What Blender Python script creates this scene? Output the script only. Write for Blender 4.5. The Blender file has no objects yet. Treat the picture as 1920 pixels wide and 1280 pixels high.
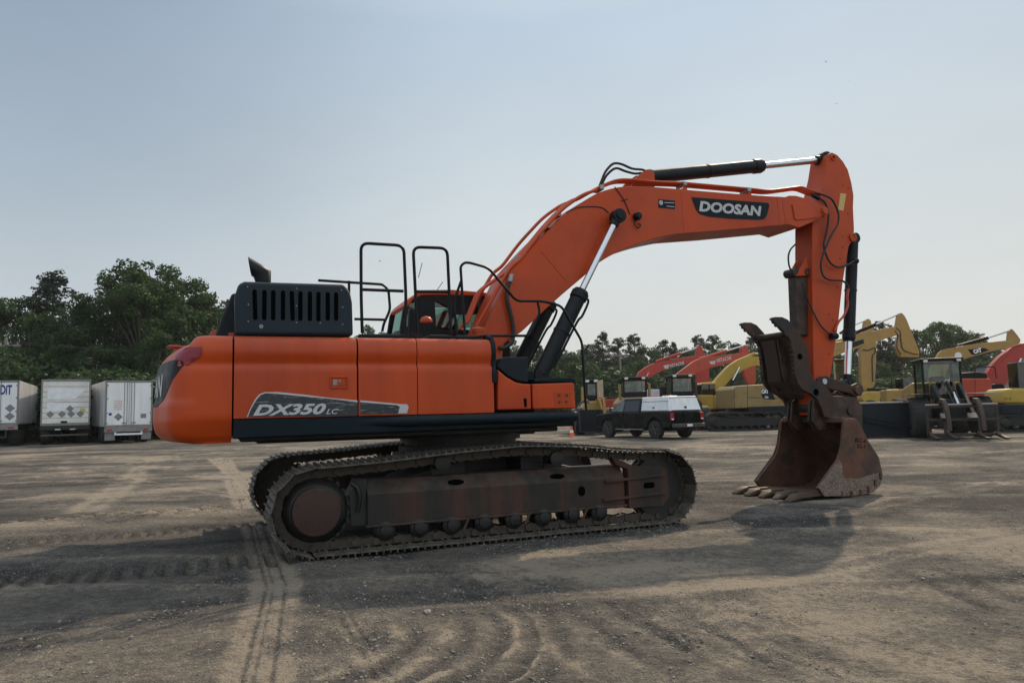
import bpy, bmesh, math, random
import numpy as np
from mathutils import Vector, Matrix
PI=math.pi; rad=math.radians
random.seed(7); rng=np.random.default_rng(11)
C=bpy.context.scene.collection
scn=bpy.context.scene
# ------------------------------------------------------------------ camera
cd=bpy.data.cameras.new('camera'); cam=bpy.data.objects.new('camera',cd); C.objects.link(cam)
cd.sensor_width=36; cd.lens=36*1387/1920; cd.clip_start=.05; cd.clip_end=6000
cam.matrix_world=Matrix.Translation((0,0,1.45))@Matrix.Rotation(PI/2+rad(5.34),4,'X')@Matrix.Rotation(rad(-1.35),4,'Z')
scn.camera=cam
# ------------------------------------------------------------------ light
SUN_EL=rad(41.0); SUN_AZ=rad(28.5)      # azimuth from +Y towards +X
w=bpy.data.worlds.new("World"); scn.world=w; w.use_nodes=True
nt=w.node_tree; bg=nt.nodes['Background']
sky=nt.nodes.new('ShaderNodeTexSky'); sky.sky_type='NISHITA'; sky.sun_disc=False
sky.sun_elevation=SUN_EL; sky.sun_rotation=SUN_AZ; sky.air_density=1.0; sky.dust_density=4.0; sky.ozone_density=1.5; sky.altitude=0
# thin overcast veil: part of the blue sky is replaced by ramps, with fill light added out of view
hs=nt.nodes.new('ShaderNodeHueSaturation'); hs.inputs['Saturation'].default_value=.8
nt.links.new(sky.outputs[0],hs.inputs['Color'])
mx=nt.nodes.new('ShaderNodeMix'); mx.data_type='RGBA'; mx.inputs[0].default_value=.97
nt.links.new(hs.outputs[0],mx.inputs[6]); tcw=nt.nodes.new('ShaderNodeTexCoord'); sxw=nt.nodes.new('ShaderNodeSeparateXYZ'); nt.links.new(tcw.outputs['Generated'],sxw.inputs[0])
def skyramp(stops):
    c=nt.nodes.new('ShaderNodeValToRGB'); nt.links.new(sxw.outputs[2],c.inputs[0]); e=c.color_ramp.elements
    for p_,k_ in stops:
        e_=e[0] if p_==0 else e[len(e)-1] if p_==1 else e.new(p_); e_.position=p_; e_.color=(*k_,1)
    return c.outputs[0]
sunside=skyramp(((0,(.72,.73,.69)),(.10,(.71,.73,.71)),(.26,(.64,.71,.74)),(.48,(.50,.61,.73)),(.62,(.72,.78,.84)),(1,(.72,.78,.84))))  # upper stops of both sky ramps, out of frame, raised as added fill
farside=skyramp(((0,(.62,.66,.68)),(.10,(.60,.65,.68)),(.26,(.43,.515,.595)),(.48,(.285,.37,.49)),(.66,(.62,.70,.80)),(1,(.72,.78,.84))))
lr=nt.nodes.new('ShaderNodeMapRange'); lr.interpolation_type='SMOOTHSTEP'; lr.inputs[1].default_value=-.55; lr.inputs[2].default_value=.05; nt.links.new(sxw.outputs[0],lr.inputs[0])
crw=nt.nodes.new('ShaderNodeMix'); crw.data_type='RGBA'; nt.links.new(lr.outputs[0],crw.inputs[0]); nt.links.new(farside,crw.inputs[6]); nt.links.new(sunside,crw.inputs[7])
sc_=nt.nodes.new('ShaderNodeVectorMath'); sc_.operation='SCALE'; nt.links.new(crw.outputs[2],sc_.inputs[0]); bk_=nt.nodes.new('ShaderNodeMapRange'); bk_.inputs[1].default_value=0.1; bk_.inputs[2].default_value=-.9; bk_.inputs[3].default_value=11.6; bk_.inputs[4].default_value=16.5; nt.links.new(sxw.outputs[1],bk_.inputs[0])   # unseen sky behind the camera brightened as added fill light
cn_=nt.nodes.new('ShaderNodeTexNoise'); cn_.inputs['Scale'].default_value=2.2; cn_.inputs['Detail'].default_value=5; cm_=nt.nodes.new('ShaderNodeMapping'); cm_.inputs['Scale'].default_value=(1,1,2.6); nt.links.new(tcw.outputs['Generated'],cm_.inputs[0]); nt.links.new(cm_.outputs[0],cn_.inputs[0])
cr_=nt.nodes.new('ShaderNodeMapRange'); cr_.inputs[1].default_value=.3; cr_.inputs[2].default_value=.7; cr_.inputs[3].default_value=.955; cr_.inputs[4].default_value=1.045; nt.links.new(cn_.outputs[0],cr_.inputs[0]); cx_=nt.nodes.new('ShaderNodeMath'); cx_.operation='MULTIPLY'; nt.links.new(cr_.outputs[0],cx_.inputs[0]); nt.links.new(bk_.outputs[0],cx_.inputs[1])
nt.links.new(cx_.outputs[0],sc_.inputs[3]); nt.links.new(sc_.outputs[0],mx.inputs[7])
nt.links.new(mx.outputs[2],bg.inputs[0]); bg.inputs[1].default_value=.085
sd=bpy.data.lights.new('sun','SUN'); sd.energy=3.5; sd.angle=rad(.7); sd.color=(1,.79,.56)
so=bpy.data.objects.new('sun',sd); C.objects.link(so)
dv=Vector((math.sin(SUN_AZ)*math.cos(SUN_EL),math.cos(SUN_AZ)*math.cos(SUN_EL),math.sin(SUN_EL)))
so.rotation_euler=dv.to_track_quat('Z','Y').to_euler()
scn.view_settings.view_transform='Standard'; scn.view_settings.look='None'; scn.view_settings.exposure=0.0; scn.view_settings.gamma=1
# ------------------------------------------------------------------ materials
def pmat(name,col,rough=.5,metal=0,var=.15,vs=3,dust=0,dcol=(.24,.2,.155),dup=.5,bump=0,bs=60,coat=0,col2=None,c2s=2,c2t=.55,streak=False,em=None,spec=.5,specks=0):
    m=bpy.data.materials.new(name); m.use_nodes=True; t=m.node_tree; L=t.links; N=t.nodes; b=N['Principled BSDF']
    tc=N.new('ShaderNodeTexCoord'); mp=N.new('ShaderNodeMapping'); L.new(tc.outputs['Object'],mp.inputs[0])
    if streak: mp.inputs['Scale'].default_value=(1,1,.12)
    n=N.new('ShaderNodeTexNoise'); n.inputs['Scale'].default_value=vs; n.inputs['Detail'].default_value=6; L.new(mp.outputs[0],n.inputs[0])
    r=N.new('ShaderNodeMapRange'); r.inputs[1].default_value=.3; r.inputs[2].default_value=.7; r.inputs[3].default_value=1-var; r.inputs[4].default_value=1+var; L.new(n.outputs[0],r.inputs[0])
    mu=N.new('ShaderNodeMix'); mu.data_type='RGBA'; mu.blend_type='MULTIPLY'; mu.inputs[0].default_value=1
    cin=None
    if col2:
        n2=N.new('ShaderNodeTexNoise'); n2.inputs['Scale'].default_value=c2s; n2.inputs['Detail'].default_value=8; n2.inputs['Roughness'].default_value=.65; L.new(mp.outputs[0],n2.inputs[0])
        r2=N.new('ShaderNodeMapRange'); r2.inputs[1].default_value=c2t-.06; r2.inputs[2].default_value=c2t+.08; L.new(n2.outputs[0],r2.inputs[0])
        mc=N.new('ShaderNodeMix'); mc.data_type='RGBA'; mc.inputs[6].default_value=(*col,1); mc.inputs[7].default_value=(*col2,1); L.new(r2.outputs[0],mc.inputs[0]); L.new(mc.outputs[2],mu.inputs[6])
    else: mu.inputs[6].default_value=(*col,1)
    L.new(r.outputs[0],mu.inputs[7]); out=mu.outputs[2]
    if dust>0:
        g=N.new('ShaderNodeNewGeometry'); sx=N.new('ShaderNodeSeparateXYZ'); L.new(g.outputs['Normal'],sx.inputs[0])
        n3=N.new('ShaderNodeTexNoise'); n3.inputs['Scale'].default_value=7; n3.inputs['Detail'].default_value=8; n3.inputs['Roughness'].default_value=.7; L.new(tc.outputs['Object'],n3.inputs[0])
        a=N.new('ShaderNodeMath'); a.operation='MULTIPLY_ADD'; a.use_clamp=True; L.new(sx.outputs[2],a.inputs[0]); a.inputs[1].default_value=dup; a.inputs[2].default_value=dust
        r3=N.new('ShaderNodeMapRange'); r3.inputs[1].default_value=.32; r3.inputs[2].default_value=.68; L.new(n3.outputs[0],r3.inputs[0])
        mm=N.new('ShaderNodeMath'); mm.operation='MULTIPLY'; mm.use_clamp=True; L.new(a.outputs[0],mm.inputs[0]); L.new(r3.outputs[0],mm.inputs[1])
        md=N.new('ShaderNodeMix'); md.data_type='RGBA'; L.new(mm.outputs[0],md.inputs[0]); L.new(out,md.inputs[6]); md.inputs[7].default_value=(*dcol,1); out=md.outputs[2]
    if specks>0:
        n5=N.new('ShaderNodeTexNoise'); n5.inputs['Scale'].default_value=9; n5.inputs['Detail'].default_value=7; n5.inputs['Roughness'].default_value=.75; L.new(tc.outputs['Object'],n5.inputs[0])
        r5=N.new('ShaderNodeMapRange'); r5.inputs[1].default_value=.685; r5.inputs[2].default_value=.70; r5.inputs[4].default_value=specks; L.new(n5.outputs[0],r5.inputs[0])
        m5=N.new('ShaderNodeMix'); m5.data_type='RGBA'; L.new(r5.outputs[0],m5.inputs[0]); L.new(out,m5.inputs[6]); m5.inputs[7].default_value=(.08,.03,.02,1); out=m5.outputs[2]
    L.new(out,b.inputs['Base Color'])
    rr=N.new('ShaderNodeMapRange'); rr.inputs[1].default_value=.3; rr.inputs[2].default_value=.7; rr.inputs[3].default_value=max(.05,rough-.1); rr.inputs[4].default_value=min(1,rough+.12); L.new(n.outputs[0],rr.inputs[0]); L.new(rr.outputs[0],b.inputs['Roughness'])
    b.inputs['Metallic'].default_value=metal; b.inputs['Coat Weight'].default_value=coat; b.inputs['Coat Roughness'].default_value=.12; b.inputs['Specular IOR Level'].default_value=spec
    if bump>0:
        nb=N.new('ShaderNodeTexNoise'); nb.inputs['Scale'].default_value=bs; nb.inputs['Detail'].default_value=5; L.new(tc.outputs['Object'],nb.inputs[0])
        bp=N.new('ShaderNodeBump'); bp.inputs['Strength'].default_value=bump; bp.inputs['Distance'].default_value=.01; L.new(nb.outputs[0],bp.inputs['Height']); L.new(bp.outputs[0],b.inputs['Normal'])
    if em: b.inputs['Emission Color'].default_value=(*em,1); b.inputs['Emission Strength'].default_value=1
    return m
def glass(name,col=(.7,.8,.75),mixf=.75,rough=.05):
    m=bpy.data.materials.new(name); m.use_nodes=True; t=m.node_tree; L=t.links; N=t.nodes; N.remove(N['Principled BSDF'])
    tr=N.new('ShaderNodeBsdfTransparent'); tr.inputs[0].default_value=(*col,1); gl=N.new('ShaderNodeBsdfGlossy'); gl.inputs['Roughness'].default_value=rough; gl.inputs[0].default_value=(.8,.8,.8,1)
    fr=N.new('ShaderNodeFresnel'); fr.inputs[0].default_value=1.45
    mp=N.new('ShaderNodeTexCoord'); no=N.new('ShaderNodeTexNoise'); no.inputs['Scale'].default_value=3; L.new(mp.outputs['Object'],no.inputs[0])
    ma=N.new('ShaderNodeMath'); ma.operation='MULTIPLY_ADD'; L.new(no.outputs[0],ma.inputs[0]); ma.inputs[1].default_value=.08; L.new(fr.outputs[0],ma.inputs[2])
    mi=N.new('ShaderNodeMixShader'); L.new(ma.outputs[0],mi.inputs[0]); L.new(tr.outputs[0],mi.inputs[1]); L.new(gl.outputs[0],mi.inputs[2]); L.new(mi.outputs[0],N['Material Output'].inputs[0]); return m
M={}
M['orange']=pmat('orange_paint',(.49,.058,.007),.38,specks=.7,var=.12,vs=1.6,dust=.015,dup=.3,coat=.0,bump=.04,bs=5,spec=.30,col2=(.41,.043,.006),c2s=1.1,c2t=.52)
M['panel']=pmat('sun_worn_orange_panel',(.50,.060,.007),.36,specks=.75,var=.13,vs=1.3,dust=.03,dup=.3,coat=0,bump=.05,bs=4,spec=.30,col2=(.40,.044,.007),c2s=1.5,c2t=.5,streak=True)
M['orange2']=pmat('worn_orange_paint',(.45,.055,.008),.48,specks=.8,var=.16,vs=2.5,dust=.03,dup=.3,coat=0,spec=.28,bump=.05,bs=8,col2=(.10,.035,.018),c2s=4.5,c2t=.70)
M['slate']=pmat('dark_slate_paint',(.005,.013,.019),.45,var=.2,vs=4,dust=.003,dup=.10,spec=.14)
M['slatedust']=pmat('dusty_slate_paint',(.007,.014,.020),.5,var=.2,vs=4,dust=.02,dup=.3,spec=.2)
M['hood']=pmat('engine_hood_plastic',(.010,.021,.030),.5,var=.12,vs=3,dust=.01,dup=.2,spec=.25)
M['chain']=pmat('track_chain_steel',(.035,.026,.02),.6,metal=.2,var=.4,vs=14,dust=.25,dup=.3,dcol=(.14,.11,.085),bump=.3,bs=40)
M['tyredust']=pmat('dusty_loader_tyre',(.020,.021,.022),.85,var=.3,dust=.12,dup=.2,dcol=(.10,.09,.08),bump=.3,bs=25)
M['black']=pmat('black_paint',(.004,.006,.008),.45,var=.2,dust=.004,dup=.1,spec=.2)
M['void']=pmat('painted_void_black',(.0012,.0015,.002),.9,spec=.03)  # flat black; paints the shade inside slots and holes, also plain dark parts
M['rubber']=pmat('hose_rubber',(.008,.009,.010),.55,dust=.02,dup=.15)
M['chrome']=pmat('chrome_rod',(.62,.64,.68),.16,metal=1,var=.05)
M['cyl']=pmat('cylinder_barrel',(.005,.010,.014),.45,dust=.008,dup=.15,spec=.22)
M['steel']=pmat('worn_steel',(.09,.085,.08),.5,metal=.6,var=.3,dust=.1)
M['fitting']=pmat('pipe_fitting',(.28,.27,.26),.4,metal=.7,var=.3)
M['track']=pmat('track_steel',(.048,.043,.037),.55,metal=.15,var=.35,vs=9,dust=.42,dup=.6,dcol=(.21,.185,.15),bump=.3,bs=40)
M['trackframe']=pmat('grimy_frame',(.012,.009,.007),.68,var=.5,vs=4,dust=.10,dup=.6,dcol=(.11,.095,.075),bump=.3,bs=35,col2=(.052,.018,.010),c2s=2.4,c2t=.5,streak=True)
M['hubred']=pmat('rusty_hub',(.040,.015,.010),.7,var=.45,vs=6,dust=.12,dcol=(.10,.08,.07),bump=.25,bs=30)
M['grease']=pmat('greasy_black',(.007,.007,.007),.5,var=.3,vs=8,dust=.06,dup=.4,dcol=(.07,.06,.05),bump=.3,bs=30)
M['rust']=pmat('rusty_bucket_steel',(.105,.038,.019),.68,var=.28,vs=3.5,dust=.1,dup=.4,bump=.25,bs=30,col2=(.045,.022,.014),c2s=3,c2t=.52)
M['tooth']=pmat('tooth_steel',(.065,.034,.014),.65,metal=.0,var=.4,vs=9,dust=.03,dup=.1,bump=.25,bs=40,col2=(.07,.045,.03),c2s=7,c2t=.5)
M['thumb']=pmat('thumb_dark_steel',(.020,.013,.009),.6,metal=.0,var=.4,vs=4,dust=.02,dup=.3,bump=.3,bs=30,col2=(.07,.034,.022),c2s=3.5,c2t=.5)
M['thumbgrey']=pmat('thumb_grey_paint',(.014,.017,.020),.55,var=.45,vs=5,dust=.01,dup=.2,bump=.3,bs=25,col2=(.042,.021,.012),c2s=4,c2t=.46,spec=.35)
M['letter']=pmat('silver_lettering',(.50,.50,.52),.45,var=.08)
M['redrefl']=pmat('red_reflector',(.22,.012,.025),.3,var=.12,vs=20)
M['yellowlabel']=pmat('yellow_label',(.55,.42,.14),.6,var=.3,vs=60)
M['white']=pmat('white_paint',(.78,.80,.82),.5,var=.1,vs=3)
M['whitedirty']=pmat('dirty_white_panel',(.80,.82,.84),.55,var=.12,vs=2,dust=.12,dup=.1,dcol=(.30,.27,.23),streak=True)
M['whitedirty2']=pmat('yellowed_white_panel',(.74,.73,.68),.6,var=.16,vs=1.6,dust=.2,dup=.1,dcol=(.28,.25,.2))
M['aluminium']=pmat('ribbed_aluminium',(.62,.63,.64),.38,metal=.5,var=.2,vs=3,dust=.15,dup=.1,streak=True)
M['grey']=pmat('grey_metal',(.22,.22,.22),.55,metal=.3,var=.25,dust=.2)
M['greyst']=pmat('faded_grey_sticker',(.20,.205,.20),.7,var=.15,vs=20)
M['blue']=pmat('blue_lettering',(.012,.03,.22),.5)
M['redtxt']=pmat('red_lettering',(.35,.03,.03),.5)
M['tyre']=pmat('tyre_rubber',(.007,.008,.009),.8,var=.3,dust=.07,dup=.3,dcol=(.10,.085,.07),bump=.3,bs=25)
M['truckblack']=pmat('black_truck_paint',(.0015,.0035,.005),.22,var=.04,dust=.0,dup=.0,spec=.3)
M['truckglass']=pmat('black_window_glass',(.010,.014,.017),.1,var=.1,spec=.8)
M['truckglass2']=pmat('painted_view_window',(.09,.115,.12),.1,var=.35,vs=4,spec=.8)  # opaque pane, paler to paint in the light seen through the cabin
M['glassdark']=glass('tinted_glass',(.10,.13,.14)); M['glass']=glass('clear_glass',(.50,.64,.60)); 
M['taillight']=pmat('tail_light_red',(.35,.015,.02),.25)
M['yellow']=pmat('yellow_paint',(.43,.28,.03),.45,var=.15,vs=2,dust=.1,dup=.35)
M['catyel']=pmat('ochre_yellow_paint',(.36,.215,.045),.45,var=.15,vs=2,dust=.14,dup=.3)
M['catyel2']=pmat('faded_ochre_paint',(.26,.175,.055),.55,var=.2,vs=2,dust=.18,dup=.3,col2=(.14,.07,.03),c2s=2,c2t=.66)
M['red']=pmat('red_machine_paint',(.38,.028,.018),.45,var=.14,vs=2,dust=.08,dup=.3)
M['redor']=pmat('red_orange_paint',(.42,.050,.02),.45,var=.14,vs=2,dust=.08,dup=.3)
M['undercar']=pmat('undercarriage_dark',(.007,.008,.008),.65,var=.3,vs=4,dust=.08,dup=.5,dcol=(.12,.10,.08))
M['brown']=pmat('rusty_brown_steel',(.040,.023,.015),.7,var=.4,vs=4,dust=.05,dup=.2,bump=.2,bs=25)
M['navy']=pmat('dark_navy_steel',(.006,.011,.017),.5,var=.3,vs=3,dust=.01,dup=.2,spec=.2)
M['bark']=pmat('bark',(.07,.052,.038),.85,var=.3,vs=5,bump=.5,bs=12)
M['polewood']=pmat('grey_pole_wood',(.20,.18,.155),.8,var=.2,vs=6)
M['coneor']=pmat('cone_orange',(.75,.09,.02),.5,var=.08); M['conew']=pmat('cone_white_band',(.75,.75,.75),.4)
M['siding']=pmat('grey_corrugated_siding',(.36,.38,.41),.5,metal=.2,var=.1,vs=.6,streak=True)
M['beige']=pmat('beige_guard',(.40,.30,.20),.6,var=.2)
M['bluewhite']=pmat('pale_blue_canopy',(.42,.52,.62),.5)
M['navylight']=pmat('blue_grey_bucket',(.030,.043,.056),.5,var=.25,dust=.05,dup=.3)
M['wire']=pmat('dark_wire',(.05,.055,.06),.6)
M['bird']=pmat('bird_dark',(.03,.03,.03),.7)
M['lamp']=pmat('lamp_lens',(.65,.66,.62),.2)
M['stone']=pmat('gravel_stone',(.17,.155,.135),.85,var=.35,vs=25,col2=(.30,.28,.25),c2s=12,c2t=.55)
# scratched decal
def decalmat():
    m=pmat('scratched_decal',(.016,.023,.030),.38,var=.2,vs=5); t=m.node_tree; N=t.nodes; L=t.links; b=N['Principled BSDF']
    src=b.inputs['Base Color'].links[0].from_socket; tc=N.new('ShaderNodeTexCoord'); prev=None
    for i,(ang,sc,th) in enumerate(((.5,7,.66),(-.75,9,.67),(1.1,6,.69))):
        mp=N.new('ShaderNodeMapping'); mp.inputs['Rotation'].default_value=(0,ang,0); mp.inputs['Scale'].default_value=(1,1,14); mp.inputs['Location'].default_value=(i*3,0,i*7); L.new(tc.outputs['Object'],mp.inputs[0])
        n=N.new('ShaderNodeTexNoise'); n.inputs['Scale'].default_value=sc; n.inputs['Detail'].default_value=3; L.new(mp.outputs[0],n.inputs[0])
        r=N.new('ShaderNodeMapRange'); r.inputs[1].default_value=th-.02; r.inputs[2].default_value=th+.03; L.new(n.outputs[0],r.inputs[0])
        if prev is None: prev=r.outputs[0]
        else:
            a=N.new('ShaderNodeMath'); a.operation='ADD'; a.use_clamp=True; L.new(prev,a.inputs[0]); L.new(r.outputs[0],a.inputs[1]); prev=a.outputs[0]
    k=N.new('ShaderNodeMath'); k.operation='MULTIPLY'; L.new(prev,k.inputs[0]); k.inputs[1].default_value=.6
    mi=N.new('ShaderNodeMix'); mi.data_type='RGBA'; L.new(k.outputs[0],mi.inputs[0]); L.new(src,mi.inputs[6]); mi.inputs[7].default_value=(.42,.42,.42,1); L.new(mi.outputs[2],b.inputs['Base Color']); return m
M['decal']=decalmat()
# worn plate with a web of bright scrapes
def wearmat():
    m=pmat('scraped_wear_plate',(.15,.10,.075),.55,metal=.2,var=.25,vs=6,bump=.2); t=m.node_tree; N=t.nodes; L=t.links; b=N['Principled BSDF']
    src=b.inputs['Base Color'].links[0].from_socket; tc=N.new('ShaderNodeTexCoord')
    v=N.new('ShaderNodeTexVoronoi'); v.feature='DISTANCE_TO_EDGE'; v.inputs['Scale'].default_value=22; n=N.new('ShaderNodeTexNoise'); n.inputs['Scale'].default_value=6
    mm=N.new('ShaderNodeMix'); mm.data_type='VECTOR'; mm.inputs[0].default_value=.15; L.new(tc.outputs['Object'],mm.inputs[4]); L.new(tc.outputs['Object'],n.inputs[0]); L.new(n.outputs['Color'],mm.inputs[5]); L.new(mm.outputs[1],v.inputs[0])
    r=N.new('ShaderNodeMapRange'); r.inputs[1].default_value=.03; r.inputs[2].default_value=.07; r.inputs[3].default_value=.45; r.inputs[4].default_value=0; L.new(v.outputs[0],r.inputs[0])
    mi=N.new('ShaderNodeMix'); mi.data_type='RGBA'; L.new(r.outputs[0],mi.inputs[0]); L.new(src,mi.inputs[6]); mi.inputs[7].default_value=(.42,.38,.33,1); L.new(mi.outputs[2],b.inputs['Base Color']); return m
M['wear']=wearmat()
def leafmat(name,c1,c2,tr=.35):
    m=bpy.data.materials.new(name); m.use_nodes=True; t=m.node_tree; N=t.nodes; L=t.links; b=N['Principled BSDF']
    g=N.new('ShaderNodeNewGeometry'); tc=N.new('ShaderNodeTexCoord'); n=N.new('ShaderNodeTexNoise'); n.inputs['Scale'].default_value=.45; n.inputs['Detail'].default_value=3; L.new(tc.outputs['Object'],n.inputs[0])
    a=N.new('ShaderNodeMath'); a.operation='MULTIPLY_ADD'; L.new(g.outputs['Random Per Island'],a.inputs[0]); a.inputs[1].default_value=.5; 
    s=N.new('ShaderNodeMath'); s.operation='MULTIPLY_ADD'; L.new(n.outputs[0],s.inputs[0]); s.inputs[1].default_value=1.6; s.inputs[2].default_value=-.55; L.new(s.outputs[0],a.inputs[2]); a.use_clamp=True
    mi=N.new('ShaderNodeMix'); mi.data_type='RGBA'; L.new(a.outputs[0],mi.inputs[0]); mi.inputs[6].default_value=(*c1,1); mi.inputs[7].default_value=(*c2,1)
    L.new(mi.outputs[2],b.inputs['Base Color']); b.inputs['Roughness'].default_value=.55; b.inputs['Specular IOR Level'].default_value=.3
    tl=N.new('ShaderNodeBsdfTranslucent'); L.new(mi.outputs[2],tl.inputs[0]); ms=N.new('ShaderNodeMixShader'); ms.inputs[0].default_value=tr
    L.new(b.outputs[0],ms.inputs[1]); L.new(tl.outputs[0],ms.inputs[2]); L.new(ms.outputs[0],N['Material Output'].inputs[0]); return m
M['leaf']=leafmat('broadleaf_foliage',(.006,.022,.012),(.066,.125,.034),.55); M['leaf2']=leafmat('pine_foliage',(.007,.020,.014),(.028,.055,.030),.2); M['leaf3']=leafmat('bright_foliage',(.012,.034,.014),(.058,.105,.032),.4)
# ------------------------------------------------------------------ mesh helpers
def tag(o,label=None,cat=None,group=None,kind=None):
    if label: o['label']=label
    if cat: o['category']=cat
    if group: o['group']=group
    if kind: o['kind']=kind
    return o
def empty(name,loc,rz=0):
    o=bpy.data.objects.new(name,None); C.objects.link(o); o.location=loc; o.rotation_euler=(0,0,rz); o.empty_display_size=.3; return o
class MB:
    def __init__(s): s.v=[]; s.f=[]
    def add(s,vs,fs):
        n=len(s.v); s.v+= [tuple(p) for p in vs]; s.f+=[tuple(i+n for i in f) for f in fs]; return s
    def box(s,x0,x1,y0,y1,z0,z1):
        return s.add([(x0,y0,z0),(x1,y0,z0),(x1,y1,z0),(x0,y1,z0),(x0,y0,z1),(x1,y0,z1),(x1,y1,z1),(x0,y1,z1)],[(0,3,2,1),(4,5,6,7),(0,1,5,4),(1,2,6,5),(2,3,7,6),(3,0,4,7)])
    def prism(s,pts,y0,y1):       # outline in x,z pulled from y0 to y1
        n=len(pts); a=sum(pts[i][0]*pts[(i+1)%n][1]-pts[(i+1)%n][0]*pts[i][1] for i in range(n))
        if a<0: pts=pts[::-1]
        if y0>y1: y0,y1=y1,y0
        vs=[(p[0],y0,p[1]) for p in pts]+[(p[0],y1,p[1]) for p in pts]
        fs=[tuple(range(n)),tuple(range(2*n-1,n-1,-1))]+[((i+1)%n,i,i+n,(i+1)%n+n) for i in range(n)]
        return s.add(vs,fs)
    def slab(s,pts,z0,z1):        # outline in x,y
        n=len(pts); a=sum(pts[i][0]*pts[(i+1)%n][1]-pts[(i+1)%n][0]*pts[i][1] for i in range(n))
        if a<0: pts=pts[::-1]
        vs=[(p[0],p[1],z0) for p in pts]+[(p[0],p[1],z1) for p in pts]
        fs=[tuple(range(n-1,-1,-1)),tuple(range(n,2*n))]+[(i,(i+1)%n,(i+1)%n+n,i+n) for i in range(n)]
        return s.add(vs,fs)
    def tube(s,pts,r,n=8,cap=True,r1=None):
        P=[Vector(p) for p in pts]; m=len(P); T=[]
        for i in range(m):
            t=(P[min(i+1,m-1)]-P[max(i-1,0)]); T.append(t.normalized() if t.length>1e-9 else Vector((0,0,1)))
        up=Vector((0,0,1)) if abs(T[0].z)<.9 else Vector((1,0,0)); nrm=T[0].cross(up).normalized(); vs=[]
        for i in range(m):
            nrm=(nrm-T[i]*nrm.dot(T[i])); nrm=nrm.normalized() if nrm.length>1e-6 else T[i].orthogonal().normalized(); bn=T[i].cross(nrm)
            rr=r if r1 is None else r+(r1-r)*i/(m-1)
            for k in range(n):
                a=2*PI*k/n; vs.append(P[i]+(nrm*math.cos(a)+bn*math.sin(a))*rr)
        fs=[(i*n+k,i*n+(k+1)%n,(i+1)*n+(k+1)%n,(i+1)*n+k) for i in range(m-1) for k in range(n)]
        if cap: fs+=[tuple(range(n-1,-1,-1)),tuple(range((m-1)*n,m*n))]
        return s.add(vs,fs)
    def cyl(s,p0,p1,r,n=20,r1=None): return s.tube([p0,p1],r,n,True,r1)
    def lathe(s,prof,o,ax,n=24):   # prof: (distance along axis, radius)
        o=Vector(o); ax=Vector(ax).normalized(); u=ax.orthogonal().normalized(); v=ax.cross(u); vs=[]
        for d,r in prof:
            for k in range(n):
                a=2*PI*k/n; vs.append(o+ax*d+(u*math.cos(a)+v*math.sin(a))*max(r,1e-4))
        m=len(prof); fs=[(i*n+k,i*n+(k+1)%n,(i+1)*n+(k+1)%n,(i+1)*n+k) for i in range(m-1) for k in range(n)]
        return s.add(vs,fs+[tuple(range(n-1,-1,-1)),tuple(range((m-1)*n,m*n))])
    def grid(s,fn,nu,nv):
        vs=[fn(i/(nu-1),j/(nv-1)) for j in range(nv) for i in range(nu)]
        return s.add(vs,[(j*nu+i,j*nu+i+1,(j+1)*nu+i+1,(j+1)*nu+i) for j in range(nv-1) for i in range(nu-1)])
    def build(s,name,mat,parent=None,bevel=0,seg=2,smooth=True,ang=35,loc=None,rot=None):
        me=bpy.data.meshes.new(name); me.from_pydata(s.v,[],s.f); me.update()
        bm=bmesh.new(); bm.from_mesh(me); bmesh.ops.recalc_face_normals(bm,faces=bm.faces); bm.to_mesh(me); bm.free()
        if smooth:
            me.polygons.foreach_set('use_smooth',[True]*len(me.polygons)); me.set_sharp_from_angle(angle=rad(ang))
        me.materials.append(M[mat] if isinstance(mat,str) else mat)
        o=bpy.data.objects.new(name,me); C.objects.link(o)
        if parent: o.parent=parent
        if loc is not None: o.location=loc
        if rot is not None: o.rotation_euler=rot
        if bevel>0:
            b=o.modifiers.new('bevel','BEVEL'); b.width=bevel; b.segments=seg; b.limit_method='ANGLE'; b.angle_limit=rad(30); b.harden_normals=True
        return o
def fillet(pts,r,n=5):
    P=[Vector(p) for p in pts]; out=[P[0]]
    for i in range(1,len(P)-1):
        a,b,c=P[i-1],P[i],P[i+1]; d1=(a-b); d2=(c-b); rr=min(r,d1.length*.45,d2.length*.45); p0=b+d1.normalized()*rr; p1=b+d2.normalized()*rr
        for k in range(n+1):
            t=k/n; out.append(p0*(1-t)**2+b*2*t*(1-t)+p1*t*t)
    out.append(P[-1]); return out
def smoothp(pts,n=6):
    P=[Vector(p) for p in pts]; P=[P[0]*2-P[1]]+P+[P[-1]*2-P[-2]]; out=[]
    for i in range(1,len(P)-2):
        for k in range(n):
            t=k/n; out.append(.5*((2*P[i])+(P[i+1]-P[i-1])*t+(2*P[i-1]-5*P[i]+4*P[i+1]-P[i+2])*t*t+(3*P[i]-P[i-1]-3*P[i+1]+P[i+2])*t**3))
    out.append(P[-2]); return out
def curve2(pts,n=5):
    return [(p[0],p[2]) for p in smoothp([(a,0,b) for a,b in pts],n)]
def at_lat(path,y): return [(p[0],y,p[1]) for p in path]
_tc={}
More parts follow.
